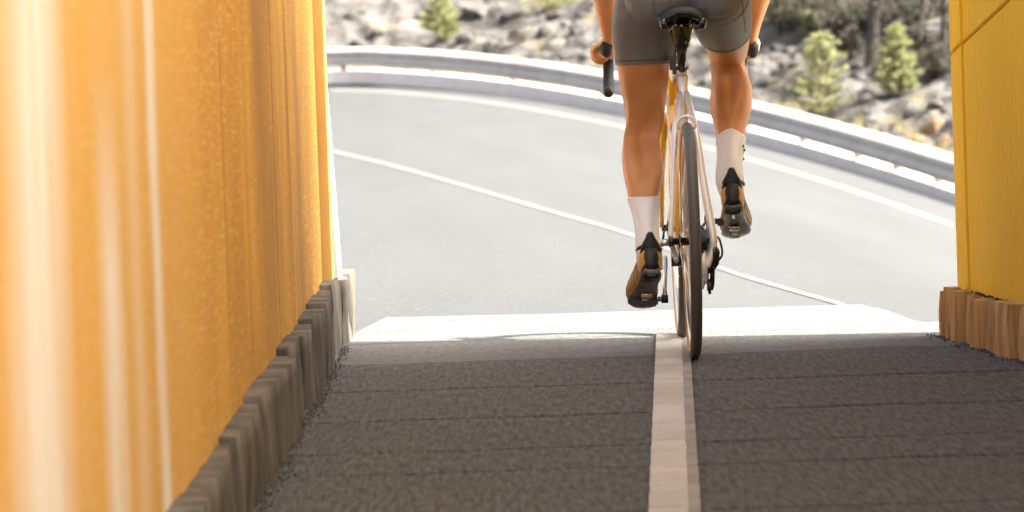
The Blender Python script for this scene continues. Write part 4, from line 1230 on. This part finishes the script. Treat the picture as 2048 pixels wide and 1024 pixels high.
# shoes
def shoe(heel, d, side_yaw, sx, ped):
    """heel: back of the heel at sole level; d: direction to the toe"""
    f = d.normalized(); x_ = V((1, 0, 0)); x_ = (x_ - f * x_.dot(f)).normalized(); n_ = x_.cross(f)      # up from the sole
    prof = [  # along, half width, sole z, top z, lateral
        (-.004, .012, .02, .062, 0), (.004, .026, .006, .078, 0), (.02, .033, .0, .088, 0), (.05, .0345, .0, .086, 0), (.085, .033, .002, .088, sx * .002), (.12, .036, .003, .080, sx * .004),
        (.16, .043, .003, .066, sx * .006), (.195, .0475, .002, .056, sx * .006), (.225, .046, .004, .046, sx * .003), (.25, .036, .008, .036, -sx * .002), (.264, .016, .014, .026, -sx * .004)]
    def rings(g=0, rng=None, zlo=None, zhi=None):
        out = []
        for (a, w_, z0, z1, l_) in prof:
            if rng and not (rng[0] <= a <= rng[1]): continue
            lo = z0 if zlo is None else z0 + (z1 - z0) * zlo
            hi = z1 if zhi is None else z0 + (z1 - z0) * zhi
            c_ = heel + f * a + n_ * ((lo + hi) / 2) + x_ * l_
            out.append([c_ + x_ * (w_ + g) * math.copysign(abs(math.cos(q)) ** .75, math.cos(q)) + n_ * ((hi - lo) / 2 + g) * math.copysign(abs(math.sin(q)) ** .8, math.sin(q)) for q in [6.28318 * k / 24 for k in range(24)]])
        return out
    root = MB().loft(rings(0)).build("shoe", M['shoe'], rider, True)
    # black heel counter with its tab
    rg = rings(.003, (-.01, .05))
    for ring in rg[1:]:
        c_ = sum(ring, V()) / len(ring)
        for k in range(24):
            if abs(math.cos(6.28318 * k / 24)) > .72: ring[k] = c_ + (ring[k] - c_) * .80
    rg[0] = [q - f * .004 for q in rg[0]]
    hc = MB().loft(rg)
    tabp = heel + f * .010 + n_ * .070; up_ = V((0, -.05, 1))
    hc.tube([tabp - up_ * .01, tabp + up_ * .014, tabp + up_ * .034, tabp + up_ * .047, tabp + up_ * .052], [(.031, .016), (.027, .011), (.015, .008), (.010, .006), (.005, .004)], 12, side=x_)
    MB_o = hc.build("heel_counter", M['leather'], root, True)
    # collar
    cb = []
    for k in range(24):
        q = 6.28318 * k / 24
        cb.append(heel + f * (.047 + .046 * math.cos(q)) + x_ * .034 * math.sin(q) + n_ * (.086 + .006 * math.cos(q)))
    MB().tube(cb + [cb[0]], .0055, 8).build("shoe_collar", M['leather'], root, True)
    # sole plate
    sr = []
    for (a, w_, z0, z1, l_) in prof[1:]:
        c_ = heel + f * a + n_ * (z0 - .004) + x_ * l_
        sr.append([c_ + x_ * (w_ * .93) * math.cos(q) + n_ * .008 * math.sin(q) for q in [6.28318 * k / 16 for k in range(16)]])
    so_ = MB().loft(sr).build("sole", M['sole'], root, True)
    hp = MB().tube([heel + f * .010 - n_ * .008, heel + f * .045 - n_ * .010], [(.024, .008), (.026, .008)], 10, side=x_).build("heel_pad", M['black'], root, True)
    MB().box((0, 0, 0), (.001, .001, .001)) if False else None
    cl_ = MB()
    c_ = heel + f * .175 - n_ * .016
    for a, w_ in ((-.035, .032), (.0, .022), (.03, .03)):
        cl_.tube([c_ + f * a - x_ * w_ / 2, c_ + f * a + x_ * w_ / 2], [(.012, .007)] * 2, 8, side=f)
    cl_.build("cleat", M['alu'], root, True)
    MB().tube([heel + f * .012 - n_ * .0125 + x_ * .012, heel + f * .012 - n_ * .0125 - x_ * .012], [(.004, .002)] * 2, 6, side=f).build("sole_stripe", M['sole'], root)
    # dark ribs over the outer side
    sb_ = BVHTree.FromPolygons([v_.co.copy() for v_ in root.data.vertices], [tuple(p_.vertices) for p_ in root.data.polygons])
    for k in range(13):
        a = .055 + .0145 * k
        pts = []
        for j in range(7):
            zz = .012 + .066 * j / 6 * (1 - a * 1.6)
            org = heel + f * (a + .012 * j / 6) + n_ * zz + x_ * sx * .12
            h = sb_.ray_cast(org, -x_ * sx)[0]
            if h: pts.append(h)
        if len(pts) > 2: MB().tube(pts, .0016, 5).build("shoe_rib", M['shoe_rib'], root)
    return root
toL = V((-.10, .85, -.46)); toR = V((.05, .92, -.40))
shoe(PX(1304, 540, 14.105), toL, 0, -1, PEDL)
s2_ = shoe(PX(1466, 412, 14.345), toR, 0, 1, PEDR)
# heel detail of the right shoe: small pale square tag
hq = PX(1467, 434, 14.352)
MB().box(hq, (.008, .006, .010)).build("heel_tag", M['white'], s2_)
# gloves
for sx, (wr_, kn, rg) in ((-1, hL), (1, hR)):
    gl = MB()
    c0_ = wr_
    rr_ = []
    for i, ring in enumerate(rg):
        c_ = sum(ring, V()) / len(ring)
        rr_.append([c_ + (p_ - c_) * 1.2 + (p_ - c_).normalized() * .003 for p_ in ring])
    gl.loft(rr_)
    for k in range(4):
        gl.tube([kn[k] + V((-sx * .014, 0, .004)), kn[k] + V((sx * .001, 0, .001)), kn[k] + V((sx * .004, -.001, -.012))], [.0122, .0126, .0115], 10)
    go = fuse(gl, "glove", M['glove'], rider, .003, 4, .5)
    ua, ub_, uc = ((1217, 1213, 1213) if sx < 0 else (1501, 1505, 1505))
    MB().tube([PX(ua, 85, 14.962), PX(ub_, 94, 14.966), PX(uc, 104, 14.975), PX(uc + 1, 110, 14.985)], [(.0175, .020), (.0200, .023), (.0190, .022), (.011, .014)], 18, side=(1, 0, 0)).build("glove_cuff", M['tape'], go, True)
    MB().tube([kn[0] + V((-sx * .03, -.028, .008)), kn[0] + V((-sx * .008, -.024, .004)), kn[0] + V((sx * .004, -.012, -.008))], [(.005, .008), (.006, .010), (.004, .006)], 8).build("glove_patch", M['glove_yellow'], go, True)
